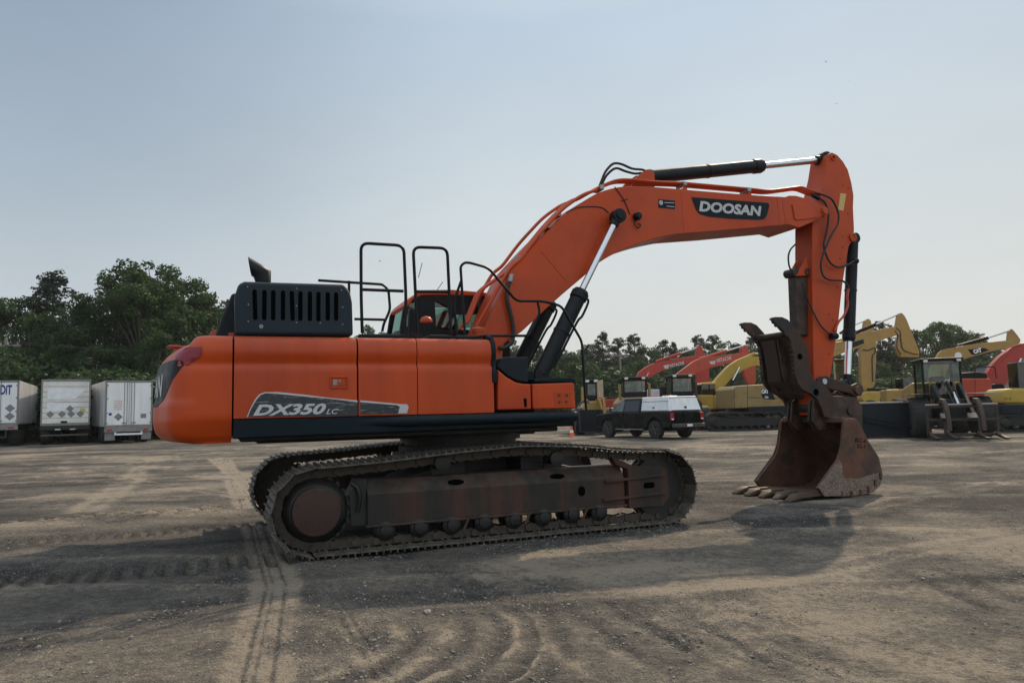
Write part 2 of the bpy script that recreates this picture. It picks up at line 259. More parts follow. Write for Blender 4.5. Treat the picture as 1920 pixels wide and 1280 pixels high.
def text2d(s,h,shear=0,bold=0,width=None):
    "flat lettering: verts in (u,v) with cap height h, starting at u=0"
    c=bpy.data.curves.new('txt','FONT'); c.body=s; c.size=1; c.shear=shear; c.offset=bold; c.resolution_u=3; c.fill_mode='FRONT'
    o=bpy.data.objects.new('txt',c); C.objects.link(o); dg=bpy.context.evaluated_depsgraph_get(); me=bpy.data.meshes.new_from_object(o.evaluated_get(dg))
    vs=[(v.co.x,v.co.y) for v in me.vertices]; fs=[tuple(p.vertices) for p in me.polygons]
    bpy.data.objects.remove(o); bpy.data.curves.remove(c); bpy.data.meshes.remove(me)
    x0=min(v[0] for v in vs); x1=max(v[0] for v in vs); y0=min(v[1] for v in vs); y1=max(v[1] for v in vs)
    ky=h/(y1-y0); kx=ky if width is None else width/(x1-x0)
    return [((u-x0)*kx,(v-y0)*ky) for u,v in vs],fs
def lettering(s,h,fn,mat,parent,name='lettering',width=None,shear=0,bold=0.0):
    vs,fs=text2d(s,h,shear,bold,width); mb=MB().add([fn(u,v) for u,v in vs],fs); return mb.build(name,mat,parent,smooth=False)
def onside(p0,p1,y,up=1):       # map (u,v) to a side plane y: u runs from p0 to p1 (x,z), v perpendicular
    d=Vector((p1[0]-p0[0],p1[1]-p0[1])).normalized(); n=Vector((-d.y,d.x))*up
    return lambda u,v:(p0[0]+d.x*u+n.x*v, y, p0[1]+d.y*u+n.y*v)
# ------------------------------------------------------------------ ground
def vnoise(x,y,seed):
    xi=np.floor(x).astype(np.int64); yi=np.floor(y).astype(np.int64); fx=x-xi; fy=y-yi; fx=fx*fx*(3-2*fx); fy=fy*fy*(3-2*fy)
    def h(a,b):
        n=(a*374761393+b*668265263+seed*1442695041)&0xffffffff; n=((n^(n>>13))*1274126177)&0xffffffff; n=n^(n>>16); return (n&0xffff)/65535.0
    return (h(xi,yi)*(1-fx)+h(xi+1,yi)*fx)*(1-fy)+(h(xi,yi+1)*(1-fx)+h(xi+1,yi+1)*fx)*fy
def fbm(x,y,seed,o=4):
    s=0;a=.5
    for k in range(o): s=s+a*vnoise(x,y,seed+k*17); x=x*2.03;y=y*2.03;a*=.5
    return s/(1-.5**o)
def sstep(a,b,x): t=np.clip((x-a)/(b-a),0,1); return t*t*(3-2*t)
TX,TY,TT=(-0.72,9.97,0.4014)
def ground_fields(x,y):
    r=np.hypot(x,y); near=1-sstep(25,60,r)
    ca,sa=math.cos(rad(6)),math.sin(rad(6)); a=x*ca+y*sa; b=-x*sa+y*ca
    st=fbm(a*.45,b*.9,3,5)           # streaks worn by driving along the yard
    st2=fbm(a*1.6,b*3.2,8,4); pat=fbm(x*.28+3,y*.28,21,4); fine=fbm(x*5,y*5,31,3)
    h=(fbm(x*.5,y*.5,1,3)-.5)*.05+(st-.5)*.035+(st2-.5)*.018+(fine-.5)*.012
    tone=.50+(st-.5)*1.0+(st2-.5)*.5+(pat-.5)*.85
    # machine coordinates
    dx=x-TX; dy=y-TY; u=dx*math.cos(TT)+dy*math.sin(TT); v=-dx*math.sin(TT)+dy*math.cos(TT)
    def band(v0,v1,soft=.05): return sstep(v0-soft,v0+soft,v)*(1-sstep(v1-soft,v1+soft,v))
    jag=(fbm(u*2,v*2,55,2)-.5)*.12
    for v0,v1 in ((-1.66,-1.02),(1.02,1.66)):           # crawler imprint behind the machine
        m=band(v0,v1)*sstep(2.2,2.5,-u)*(1-sstep(7.5,9,-u)); ph=(u+jag*.5)/.19*2*PI
        h=h+m*(-.02+.028*np.sign(np.sin(ph))*np.abs(np.sin(ph))**.4*(.35+fbm(u*.9,v*1.5,61,2))); tone=tone-m*.26*(np.sin(ph)>0)+m*.10
    for v0,v1 in ((3.05,3.75),):                           # tyre lug imprint
        m=band(v0,v1)*(1-sstep(-3.2,-2.2,u)); ph=(u+np.abs(v-3.4)*.8+jag)/.30*2*PI
        h=h+m*(-.015+.055*np.maximum(np.sin(ph),-.4)*(.4+fbm(u,v,66,2))); tone=tone+m*(.08+.26*np.sin(ph))
        h=h+.04*np.exp(-((v-3.0)/.09)**2)*(1-sstep(-3.0,-2.4,u)); tone=tone+.25*np.exp(-((v-2.9)/.10)**2)*(1-sstep(-2.8,-2.2,u))
    m=band(5.3,5.6,.05)*(1-sstep(-3.6,-2.6,u)); h=h+m*.045*(fbm(u*5,v*3,70,2)-.35); tone=tone+m*.25*(fbm(u*4,v*2,71,2)-.3)
    # strips of smooth tyre tread crossing towards the camera
    def seg(p,q,wd,soft=.05):
        p=np.array(p);q=np.array(q);d=q-p;L=np.hypot(*d);d=d/L; s_=(x-p[0])*d[0]+(y-p[1])*d[1]; t_=-(x-p[0])*d[1]+(y-p[1])*d[0]
        return (1-sstep(wd-soft,wd+soft,np.abs(t_)))*sstep(-.3,.1,s_)*(1-sstep(L-.1,L+.3,s_)),s_,t_
    for P,Q,wd,st_ in (((-1.36,3.9),(-2.1,6.6),.21,1.15),((-2.1,6.6),(-3.4,9.9),.21,1.1),((-4.35,12.2),(-9.9,25.5),.22,1.5),((-4.6,13.8),(-10.9,27),.22,1.5),
                       ((-.62,3.9),(-1.6,6.4),.10,.55),((.3,6.4),(-.3,7.3),.42,.8),((.95,6.6),(.35,7.5),.3,.6),((1.9,3.6),(.9,5.4),.30,.6),((2.7,3.8),(1.6,5.6),.26,.6),((4.2,4.4),(2.8,6.4),.3,.4)):
        m,s_,t_=seg(P,Q,wd); rib=np.exp(-((np.abs(t_)-.38*wd)/.014)**2)+.7*np.exp(-((t_-.02)/.010)**2); wn=.25+.75*sstep(.25,.5,fbm(x*1.3,y*1.3,91,3)); h=h+m*(-.010-.010*rib)*wn; tone=tone*(1-.6*m*st_)+m*st_*.6*(1.12-.62*rib+(fbm(x*6,y*6,97,3)-.5)*.45)*wn+m*st_*.6*.7*(1-wn)
    # curved scuffs from turning tyres in the foreground
    cx,cy=-1.75,4.95
    rr=np.hypot(x-cx,(y-cy)); an=np.arctan2(y-cy,x-cx)
    jr=(fbm(x*4,y*4,99,3)-.5)*.10; rr=rr+jr; brk=sstep(.38,.55,fbm(x*7,y*7,98,3))
    for r0,w_,s0 in ((.95,.045,1),(1.27,.035,.9),(1.5,.022,1),(1.72,.020,1),(1.9,.015,.6)):
        m=np.exp(-((rr-r0)/w_)**2)*sstep(-1.0,-.6,an)*(1-sstep(.1,.45,an))*sstep(.30,.42,fbm(an*2+r0*5,rr*0+r0,95,2)); m=m*(.25+.75*brk); h=h+m*.016*s0; tone=tone+m*1.2*s0
        m2=np.exp(-((rr-r0-.13)/.06)**2)*sstep(-1.0,-.6,an)*(1-sstep(.1,.45,an)); h=h-m2*.02; tone=tone-m2*.35
    # ruts on the right side of the yard
    for k in range(26):
        y0=5.5+k*1.35+rng2[k]*1.0; m=np.exp(-((b-y0+(fbm(a*.3,0*a+k,40+k,2)-.5)*1.2)/(.05+.012*y0))**2)*sstep(.35,.6,fbm(a*.25+k*9,0*a,140+k,2)); h=h+m*.022*near; tone=tone+m*(.30 if k%3 else -.28)
    # thin pale wheel lines criss-crossing the yard
    for PQ,wd,ti in (([(-12.49,18.14),(-12.69,35.88)],.10,.35),([(-6.59,11.80),(-13.31,28.02)],.16,.40),([(-20.17,29.25),(-4.81,13.35)],.09,.30),([(-20.33,33.66),(-6.03,16.58)],.08,.30),([(4.46,17.18),(15.06,22.57)],.12,.3),([(2.61,8.57),(9.00,13.42)],.10,.3),([(2.95,11.15),(6.33,9.45)],.09,-.3),([(2.10,6.25),(5.24,7.86)],.07,.3),([(5.54,24.63),(8.37,16.02)],.15,-.25),([(3.28,6.75),(3.34,5.05)],.05,-.35),([(0.43,5.72),(1.01,4.08)],.04,-.4),([(0.85,5.84),(1.32,4.10)],.04,-.4),([(0.09,4.95),(0.44,4.09)],.05,.4)):
        for off in (0,.32):
            m,s_,t_=seg(PQ[0],PQ[1],wd); m=np.exp(-((t_-off+(fbm(s_*.5,s_*0+wd*50,87,2)-.5)*.3)/wd)**2)*(m*0+1)*sstep(-.3,.6,s_)*(1-sstep(math.dist(*PQ)-.6,math.dist(*PQ)+.3,s_)); m=m*(.35+.65*sstep(.35,.55,fbm(x*2,y*2,88,3))); tone=tone+m*ti; h=h-m*.010
    grit=sstep(.50,.66,fbm(x*.8+7,y*.8,133,4)); tone=tone-.32*grit*(fbm(x*9,y*9,134,3))*near*1.6; h=h+grit*(fbm(x*11,y*11,135,3)-.5)*.030+(fbm(x*22,y*22,136,2)-.5)*.010
    h=h*near
    return h,np.clip(tone,0,1)
rng2=np.random.default_rng(5).uniform(-.5,.5,40)
def ground():
    fr=np.linspace(rad(90-52),rad(90+52),880); bk=np.linspace(rad(90+52),rad(360+90-52),50)[1:-1]; ang=np.concatenate([fr,bk]); na=len(ang)
    rs=[.3]; 
    while rs[-1]<3500: rs.append(rs[-1]*(1.0065 if rs[-1]<22 else 1.02 if rs[-1]<80 else 1.12) if rs[-1]>2.5 else rs[-1]+.12)
    rs=np.array(rs); nr=len(rs); A,R=np.meshgrid(ang,rs); x=(R*np.cos(A)).ravel(); y=(R*np.sin(A)).ravel(); h,t=ground_fields(x,y)
    co=np.stack([x,y,h],1); co=np.vstack([co,[[0,0,0]]]); t=np.append(t,.5)
    i=np.arange(nr-1)[:,None]*na; j=np.arange(na)[None,:]; j2=(j+1)%na; q=np.stack([i+j,i+na+j,i+na+j2,i+j2],-1).reshape(-1,4)[:, ::-1]
    tri=np.stack([np.arange(na),(np.arange(na)+1)%na,np.full(na,nr*na)],1)
    me=bpy.data.meshes.new('gravel_yard'); nl=q.size+tri.size; me.vertices.add(len(co)); me.vertices.foreach_set('co',co.ravel().astype(np.float32))
    me.loops.add(nl); me.loops.foreach_set('vertex_index',np.concatenate([q.ravel(),tri.ravel()]).astype(np.int32)); npoly=len(q)+len(tri); me.polygons.add(npoly)
    me.polygons.foreach_set('loop_start',np.concatenate([np.arange(len(q))*4,len(q)*4+np.arange(len(tri))*3]).astype(np.int32)); me.update(calc_edges=True); me.validate()
    me.polygons.foreach_set('use_smooth',[True]*npoly)
    at=me.attributes.new('tone','FLOAT','POINT'); at.data.foreach_set('value',t.astype(np.float32))
    m=bpy.data.materials.new('gravel_ground'); m.use_nodes=True; T=m.node_tree; N=T.nodes; L=T.links; b=N['Principled BSDF']; b.inputs['Roughness'].default_value=.92; b.inputs['Specular IOR Level'].default_value=.25
    a=N.new('ShaderNodeAttribute'); a.attribute_name='tone'; tc=N.new('ShaderNodeTexCoord')
    def noise(s,d,r=.6):
        n=N.new('ShaderNodeTexNoise'); n.inputs['Scale'].default_value=s; n.inputs['Detail'].default_value=d; n.inputs['Roughness'].default_value=r; L.new(tc.outputs['Object'],n.inputs[0]); return n
    n1=noise(14,8,.7); n2=noise(70,4,.7); n3=noise(3,6,.6)
    def ma(op,p,q,c=None,cl=False):
        k=N.new('ShaderNodeMath'); k.operation=op; k.use_clamp=cl
        for i_,v_ in enumerate((p,q,c)):
            if v_ is None: continue
            if isinstance(v_,(int,float)): k.inputs[i_].default_value=v_
            else: L.new(v_,k.inputs[i_])
        return k.outputs[0]
    s=ma('MULTIPLY_ADD',n1.outputs[0],1.3,-.65); s=ma('ADD',s,a.outputs['Fac']); s=ma('ADD',s,ma('MULTIPLY_ADD',n2.outputs[0],1.3,-.65)); s=ma('ADD',s,ma('MULTIPLY_ADD',n3.outputs[0],.5,-.25),cl=True)
    cr=N.new('ShaderNodeValToRGB'); e=cr.color_ramp.elements; e[0].position=.05; e[0].color=(.040,.039,.037,1); e[1].position=.95; e[1].color=(.31,.264,.205,1)
    k=cr.color_ramp.elements.new(.45); k.color=(.108,.100,.088,1); k=cr.color_ramp.elements.new(.7); k.color=(.180,.160,.130,1); L.new(s,cr.inputs[0])
    vo=N.new('ShaderNodeTexVoronoi'); vo.inputs['Scale'].default_value=38; L.new(tc.outputs['Object'],vo.inputs[0]); vo2=N.new('ShaderNodeTexVoronoi'); vo2.inputs['Scale'].default_value=90; L.new(tc.outputs['Object'],vo2.inputs[0])
    sx=N.new('ShaderNodeSeparateColor'); L.new(vo.outputs['Color'],sx.inputs[0]); peb=ma('GREATER_THAN',sx.outputs[0],.86); near_c=ma('LESS_THAN',vo.outputs['Distance'],.32); pm=ma('MULTIPLY',peb,near_c)
    pc=N.new('ShaderNodeMix'); pc.data_type='RGBA'; L.new(ma('MULTIPLY',pm,.55),pc.inputs[0]); L.new(cr.outputs[0],pc.inputs[6]); mr=N.new('ShaderNodeMix'); mr.data_type='RGBA'; L.new(sx.outputs[1],mr.inputs[0]); mr.inputs[6].default_value=(.06,.06,.06,1); mr.inputs[7].default_value=(.42,.39,.35,1); L.new(mr.outputs[2],pc.inputs[7])
    L.new(pc.outputs[2],b.inputs['Base Color'])
    hh=ma('MULTIPLY_ADD',vo.outputs['Distance'],-.5,ma('MULTIPLY',n1.outputs[0],1.3)); hh=ma('MULTIPLY_ADD',vo2.outputs['Distance'],-.35,hh); hh=ma('MULTIPLY_ADD',n2.outputs[0],.5,hh)
    bp=N.new('ShaderNodeBump'); bp.inputs['Strength'].default_value=1.0; bp.inputs['Distance'].default_value=.03; L.new(hh,bp.inputs['Height']); L.new(bp.outputs[0],b.inputs['Normal'])
    me.materials.append(m); o=bpy.data.objects.new('gravel_yard',me); C.objects.link(o); tag(o,kind='structure',label='compacted tan and grey gravel yard with tyre and crawler marks')
ground()
def stones(n=26000):
    base=bmesh.new(); bmesh.ops.create_icosphere(base,subdivisions=1,radius=1); bv=np.array([v.co[:] for v in base.verts]); bf=np.array([[v.index for v in f.verts] for f in base.faces]); base.free()
    r=2.6*np.exp(rng.uniform(0,1,n*2)*1.55); a=rng.uniform(rad(90-42),rad(90+42),n*2); x=r*np.cos(a); y=r*np.sin(a)
    h,t=ground_fields(x,y); d=fbm(x*.9,y*.9,77,3)+(.5-t)*.5+.25*sstep(.50,.66,fbm(x*.8+7,y*.8,133,4)); keep=d+rng.uniform(-.18,.18,n*2)>.56; x,y,h=x[keep][:n],y[keep][:n],h[keep][:n]; n=len(x)
    s=np.exp(rng.normal(-5.35,.48,n)); s=np.clip(s,.0025,.030)
    V=bv[None]*(1+rng.uniform(-.3,.3,(n,len(bv),1)))*s[:,None,None]*rng.uniform(.7,1.25,(n,1,3))*np.array([1,1,.65]); V=V+np.stack([x,y,h+s*.2],1)[:,None]
    Fc=bf[None]+(np.arange(n)*len(bv))[:,None,None]; me=bpy.data.meshes.new('loose_gravel'); me.from_pydata(V.reshape(-1,3).tolist(),[],Fc.reshape(-1,3).tolist())
    me.materials.append(M['stone']); o=bpy.data.objects.new('loose_gravel',me); C.objects.link(o); tag(o,'loose grey gravel stones strewn over the yard','gravel',kind='stuff')
stones()
# ================================================================== the orange excavator
UR=rad(-1.5)            # upper structure is slewed a little against the tracks
exc=empty('excavator',(TX,TY,0),TT)
tag(exc,'large orange crawler excavator in the foreground with dark thumb and rusty bucket resting on gravel','excavator')
def part(mb,name,mat,parent=exc,**k):
    o=mb.build(name,mat,parent,**k)
    if parent is exc: o.rotation_euler=(0,0,UR)
    return o
def tpart(mb,name,mat,parent=exc,**k): return mb.build(name,mat,parent,**k)
# --- crawler loop
TD=2.10
def loop_path():
    top=[(TD,.885),(1.5,.93),(1.05,.985),(.3,1.03),(-.2,1.015),(-.8,.98),(-1.4,.935),(-TD,.90)]
    P=[(-TD+.08,.035),(TD-.05,.035)]+[(TD+.455*math.cos(a),.462+.43*math.sin(a)) for a in np.linspace(-PI/2,PI/2,14)[1:-1]]+curve2(top,6)+[(-TD+.44*math.cos(a),.465+.432*math.sin(a)) for a in np.linspace(PI/2,3*PI/2,14)[1:-1]]
    P=[Vector((p[0],0,p[1])) for p in P]; P.append(P[0]); L=[0]
    for i in range(1,len(P)): L.append(L[-1]+(P[i]-P[i-1]).length)
    def ev(s):
        s%=L[-1]
        for i in range(1,len(P)):
            if s<=L[i]: t=(s-L[i-1])/(L[i]-L[i-1]); return P[i-1].lerp(P[i],t)
    return ev,L[-1]
ev,LT=loop_path(); NS=50; pit=LT/NS
sh=MB(); a=pit*.5
sh.prism([(-a+.004,0),(a-.004,.0),(a+.012,-.012),(a+.012,-.020),(a-.01,-.014),(-a+.004,-.014)],-.3,.3)
for gx,gh in ((-.075,.030),(0,.026),(.075,.030)): sh.prism([(gx-.011,-.012),(gx-.006,-.014-gh),(gx+.006,-.014-gh),(gx+.013,-.012)],-.298,.298)
for by in (-.2,-.1,.1,.2):
    for bx in (-.035,.035): sh.cyl((bx,by*.8,0),(bx,by*.8,.02),.012,6)
shoe0=None
for side in (-1,1):
    yc=side*1.34
    lk=MB()
    for i in range(NS):
        s=i*pit; p=ev(s); q=ev(s+.01)-ev(s-.01); t=q.normalized(); n=Vector((-t.z,0,t.x))
        for yy in (-.085,.05):
            pts=[]
            for dx,dz in ((-a*1.02,.02),(a*1.02,.02),(a*1.02,.075),(a*.75,.115),(a*.2,.10),(-a*.3,.10),(-a*.8,.115),(-a*1.02,.075)):
                w_=p+t*dx+n*dz; pts.append((w_.x,w_.z))
            lk.prism(pts,yc+yy,yc+yy+.035)
        c=p+t*a+n*.062; lk.cyl((c.x,yc-.105,c.z),(c.x,yc+.105,c.z),.037,12)
    ch=tpart(lk,'crawler_track','chain')
    ch['label']='near crawler track with dusty triple-bar shoes' if side<0 else 'far crawler track seen beneath the body'
    for i in range(NS):
        s=i*pit; p=ev(s); t=(ev(s+.02)-ev(s-.02)).normalized(); th=-math.atan2(t.z,t.x)
        if shoe0 is None: shoe0=sh.build('track_shoe','track',ch,bevel=.003,seg=1); o=shoe0
        else: o=shoe0.copy(); C.objects.link(o); o.parent=ch
        o.location=(p.x,yc,p.z); o.rotation_euler=(random.uniform(-.004,.004),th+random.uniform(-.012,.012),0)
    k=side   # outer face direction
    f=MB(); yo=yc+k*.12
    def pr(pts,ya,yb): f.prism(pts,yc+k*ya,yc+k*yb)
    f2=MB()
    # box frame: vertical side, sloped shoulders
    prof=[(.13,.27),(.13,.60),(.02,.745),(-.22,.745),(-.22,.27)]
    vs=[]; 
    for x in (-1.56,1.62):
        for y_,z_ in prof: vs.append((x,yc+k*y_,z_))
    n=len(prof); f.add(vs,[tuple(range(n)),tuple(range(2*n-1,n-1,-1))]+[(i,(i+1)%n,(i+1)%n+n,i+n) for i in range(n)])
    pr([(-1.58,.245),(1.64,.245),(1.64,.275),(-1.58,.275)],-.24,.16)
    fr_=tpart(f,'track_frame','trackframe',bevel=.012)
    y1=MB()   # idler yoke cover
    pts=[(1.66,.22),(1.66,.70),(1.50,.76),(1.44,.86),(1.60,.80),(1.74,.735),(2.15,.715),(2.24,.66),(2.26,.33),(2.16,.215)]
    y1.prism([(a_-.02 if 0 else a_,b_) for a_,b_ in pts],yc+k*.02,yc+k*.145)
    y1.prism([(1.34,.55),(2.2,.585),(2.2,.615),(1.34,.585)],yc+k*.13,yc+k*.175)
    y1.prism([(1.30,.33),(2.2,.36),(2.2,.39),(1.30,.36)],yc+k*.13,yc+k*.175)
    y1.prism([(1.655,.24),(1.69,.24),(1.69,.70),(1.655,.70)],yc+k*.13,yc+k*.165)
    tpart(y1,'idler_yoke','trackframe',fr_,bevel=.006)
    for (hx,hz,rx,rz) in ((-.55,.665,.10,.03),(.72,.66,.10,.03)):
        pl=[(hx+rx*math.cos(t_),yc+k*(.13-(.145)*((.03*math.sin(t_)+hz-.60)/.145)*.76+.004),hz+rz*math.sin(t_)) for t_ in np.linspace(0,2*PI,19)[:-1]]; h=MB().add(pl,[tuple(range(18))]); tpart(h,'access_hole','void',fr_)
    h=MB().prism([(1.02+.05*math.cos(t_),.47+.06*math.sin(t_)) for t_ in np.linspace(0,2*PI,15)[:-1]],yc+k*.125,yc+k*.134); tpart(h,'access_hole','void',fr_)
    h=MB().prism([(1.90,.45),(2.03,.45),(2.05,.475),(2.03,.52),(1.90,.52),(1.88,.475)],yc+k*.14,yc+k*.149); tpart(h,'access_hole','void',fr_)

    sp=MB()   # toothed sprocket
    for i in range(23):
        a0=2*PI*i/23; pts=[(-TD+r_*math.cos(a0+d_),.46+r_*math.sin(a0+d_)) for r_,d_ in ((.30,-.13),(.375,-.06),(.375,.06),(.30,.13))]; sp.prism(pts,yc-.035,yc+.035)
    sp.lathe([(-.04,.2),(-.04,.33),(.04,.33),(.04,.2)],(-TD,yc,.46),(0,1,0),40)
    sp.lathe([(0,.34),(.02,.345),(.05,.33),(.09,.27),(.10,.25)],(-TD,yc+k*.03,.46),(0,k,0),48)
    so_=tpart(sp,'drive_sprocket','grease')
    fd=MB().lathe([(0,.25),(.07,.25),(.085,.243),(.09,.22),(.092,.05),(.092,0)],(-TD,yc+k*.13,.46),(0,k,0),48)
    for i in range(12): a0=2*PI*i/12+.1; fd.cyl((-TD+.222*math.cos(a0),yc+k*.2,.46+.222*math.sin(a0)),(-TD+.222*math.cos(a0),yc+k*.226,.46+.222*math.sin(a0)),.011,6)
    tpart(fd,'final_drive_cover','hubred',so_,bevel=.004)
    mc=MB(); mc.prism([(-1.72,.28),(-1.55,.27),(-1.55,.75),(-1.66,.75),(-1.74,.6)],yc+k*-.2,yc+k*.08); mc.tube(smoothp([(-1.72,yc+k*.1,.72),(-1.66,yc+k*.12,.66),(-1.64,yc+k*.12,.55),(-1.66,yc+k*.1,.42)]),.025,8); tpart(mc,'motor_guard','grease')
    idl=MB().lathe([(-.09,.1),(-.09,.36),(-.04,.365),(-.035,.40),(.035,.40),(.04,.365),(.09,.36),(.09,.1)],(TD+.02,yc,.46),(0,1,0),44); tpart(idl,'front_idler','grease')
    for i in range(8):
        x=-1.36+i*.375; ro=MB().lathe([(-.14,.06),(-.14,.10),(-.11,.115),(-.05,.115),(-.045,.085),(.045,.085),(.05,.115),(.11,.11),(.13,.09),(.135,.07),(.155,.065),(.16,.04)],(x,yc,.205),(0,k,0),20)
        ro.prism([(x-.06,.17),(x+.06,.17),(x+.055,.26),(x-.055,.26)],yc+k*.10,yc+k*.15); tpart(ro,'track_roller','grease')
        if i in (2,4,6): ro2=MB().prism([(x+.10,.14),(x+.13,.14),(x+.19,.26),(x+.33,.26),(x+.33,.28),(x+.165,.28)],yc+k*.16,yc+k*.175); tpart(ro2,'track_guide','trackframe',bevel=.003)
    for x in (-.72,.70):
        cr_=MB().lathe([(-.12,.03),(-.12,.075),(.10,.075),(.12,.09),(.15,.09),(.16,.06)],(x,yc,.885 if x<0 else .87),(0,k,0),20); cr_.prism([(x-.06,.70),(x+.06,.70),(x+.05,.86),(x-.05,.86)],yc-k*.16,yc-k*.1); tpart(cr_,'carrier_roller','grease')
cb=MB(); cb.box(-.75,.85,-.75,.75,.55,.92)
for sx_ in(-1,1):
    for sy_ in (-1,1): cb.prism([(sx_*.35,.45),(sx_*.35,.9),(sx_*1.15,.72),(sx_*1.15,.42)],sy_*.5,sy_*1.2)
tpart(cb,'car_body','undercar',bevel=.02)
tb=MB().lathe([(0,.80),(.02,.82),(.10,.82),(.10,.74),(.16,.74),(.16,.80),(.27,.80),(.27,.78)],(0,0,.93),(0,0,1),60)
for i in range(36): a0=2*PI*i/36; tb.cyl((.79*math.cos(a0),.79*math.sin(a0),.92),(.79*math.cos(a0),.79*math.sin(a0),.915+.13),.014,6)
tpart(tb,'slewing_ring','grease')
# --- platform and body (x forward, y<0 is the near side)
XS=-2.875; X1=-1.615; X2=-.955; X3=-.055; X4=.345; X5=.94
def body_prof(z):
    T=[(1.22,.08),(1.24,.05),(1.40,.015),(1.44,0),(1.93,0),(1.957,.008),(1.980,.032),(2.005,.032),(2.06,.012),(2.12,0),(2.18,.008),(2.235,.028),(2.27,.062),(2.288,.11),(2.297,.2),(2.30,.32)]
    for i in range(1,len(T)):
        if z<=T[i][0]: t=(z-T[i-1][0])/(T[i][0]-T[i-1][0]); return T[i-1][1]*(1-t)+T[i][1]*t
    return T[-1][1]
ZL=[1.435,1.60,1.75,1.90,1.925,1.948,1.957,1.966,1.978,1.99,2.015,2.04,2.07,2.10,2.14,2.18,2.21,2.235,2.255,2.27,2.28,2.288,2.293,2.297,2.30]
def panel(x0,x1,name,mat='panel',y=-1.5,sgn=1,nx=24,dent=0):
    mb=MB(); pr_=[(y+sgn*body_prof(z),z) for z in ZL]+[(y+sgn*.42,2.302)]; n=len(pr_); e=.004
    for i in range(nx+1):
        x=x0+(x1-x0)*i/nx; edge=.006 if i in (0,nx) else 0
        for yy,z in pr_: mb.v.append((x,yy+sgn*edge+dent*(float(fbm(np.array([x*2.2]),np.array([z*2.2]),3,2)[0])-.5),z))
    for i in range(nx):
        for j in range(n-1): mb.f.append((i*n+j,(i+1)*n+j,(i+1)*n+j+1,i*n+j+1))
    # returned edges, so that the panel has thickness at its seams
    for i in (0,nx):
        b0=len(mb.v)
        for yy,z in pr_: mb.v.append((mb.v[i*n][0],yy+sgn*.06,max(z-.05,1.435)))
        for j in range(n-1): mb.f.append((i*n+j,i*n+j+1,b0+j+1,b0+j))
    return part(mb,name,mat,ang=50)
GAP=.009
p1=panel(XS+GAP,X1-GAP,'side_door',dent=.008); p1['label']='rear side door carrying the dark model decal and latch'
p2_=panel(X1+GAP,X2-.005,'side_door',dent=.006); p2_['label']='narrow middle side door'
p3=panel(X2+.005,X3,'side_door',dent=.006); p3['label']='front side door next to the battery box'
for q in ((XS,X3),): panel(q[0]+GAP,q[1],'left_side_panel',y=1.5,sgn=-1)
inner=MB(); inner.box(XS-.02,X3-.03,-1.455,1.455,1.40,2.18); inner.box(X3-.03,X5-.05,-1.44,1.44,1.3,1.42); part(inner,'inner_bulkhead','void')
deck=MB(); deck.box(XS+.01,X3-.01,-1.09,1.09,2.27,2.298); part(deck,'top_deck','orange',bevel=.01)
# seam slit lines
sk=MB()       # dark lower frame: swept profile with a rounded step bulge
sk.box(XS+.005,X5+.03,-1.47,1.47,1.25,1.428)
for s_ in (-1,1): sk.prism([(XS+.005,1.232),(X5+.035,1.262),(X5+.035,1.43),(XS+.005,1.43)],s_*1.40,s_*1.485)
part(sk,'lower_frame','slate',bevel=.018,seg=3)
st_=MB(); pts=[]
for i in range(28):
    x=-1.55+i/27*2.35; k_=min(1,i/5,(27-i)/1.5) if i<27 else 0; pts.append((x,k_))
def stepfn(u,v):
    x=-1.6+u*2.62; k_=float(sstep(0,.22,u)*(1-sstep(.985,1.0,u))); a0=-PI/2+v*PI; return (x,-1.485-.10*k_*max(0,math.cos(a0))**.6,1.362+.062*math.sin(a0)*(.5+.5*k_)+.004*u)
st_.grid(stepfn,60,14); part(st_,'side_step','slate',ang=60)
un=MB(); un.box(-2.6,.9,-.45,.45,1.14,1.25); un.box(-2.8,X5-.1,-1.3,1.3,1.19,1.248); part(un,'revolving_frame','undercar',bevel=.02)
# counterweight
PC=smoothp([(x,y,0) for x,y in [(XS-GAP,-1.5),(-3.0,-1.5),(-3.16,-1.498),(-3.34,-1.475),(-3.46,-1.38),(-3.53,-1.20),(-3.59,-.95),(-3.655,-.6),(-3.70,-.25),(-3.715,0),(-3.70,.25),(-3.655,.6),(-3.59,.95),(-3.53,1.20),(-3.46,1.38),(-3.34,1.475),(-3.16,1.498),(-3.0,1.5),(XS-GAP,1.5)]],6)
NP_=len(PC)
def rear_prof(z):
    T=[(1.19,.26),(1.20,.15),(1.225,.085),(1.27,.04),(1.34,.012),(1.42,.0),(1.50,.0),(1.60,.0),(1.64,.022),(1.72,.026),(1.9,.03),(2.0,.045),(2.06,.07),(2.12,.11),(2.17,.16),(2.215,.23),(2.25,.32),(2.275,.44),(2.29,.6),(2.30,.85)]
    for i in range(1,len(T)):
        if z<=T[i][0]: t=(z-T[i-1][0])/(T[i][0]-T[i-1][0]); return T[i-1][1]*(1-t)+T[i][1]*t
    return T[-1][1]
def cwp(i,z,off=0):       # i real index along the plan curve
    i=min(max(i,0),NP_-1); i0=int(min(math.floor(i),NP_-2)); t=i-i0; p=PC[i0].lerp(PC[i0+1],t); d=(PC[min(i0+2,NP_-1)]-PC[max(i0-1,0)]).normalized()
    nrm=Vector((d.y,-d.x,0));      # points inwards or outwards
    if nrm.dot(Vector((-2.6,0,0))-p)<0: nrm=-nrm
    w_=float(sstep(.5,1.25,(XS-p.x)/.50))
    ins=body_prof(max(z,1.22))*(1-w_)+rear_prof(z)*w_+(0.05*max(0,1.4-z)/.2)*(1-w_)
    q=p+nrm*(ins-off); return (q.x,q.y,z)
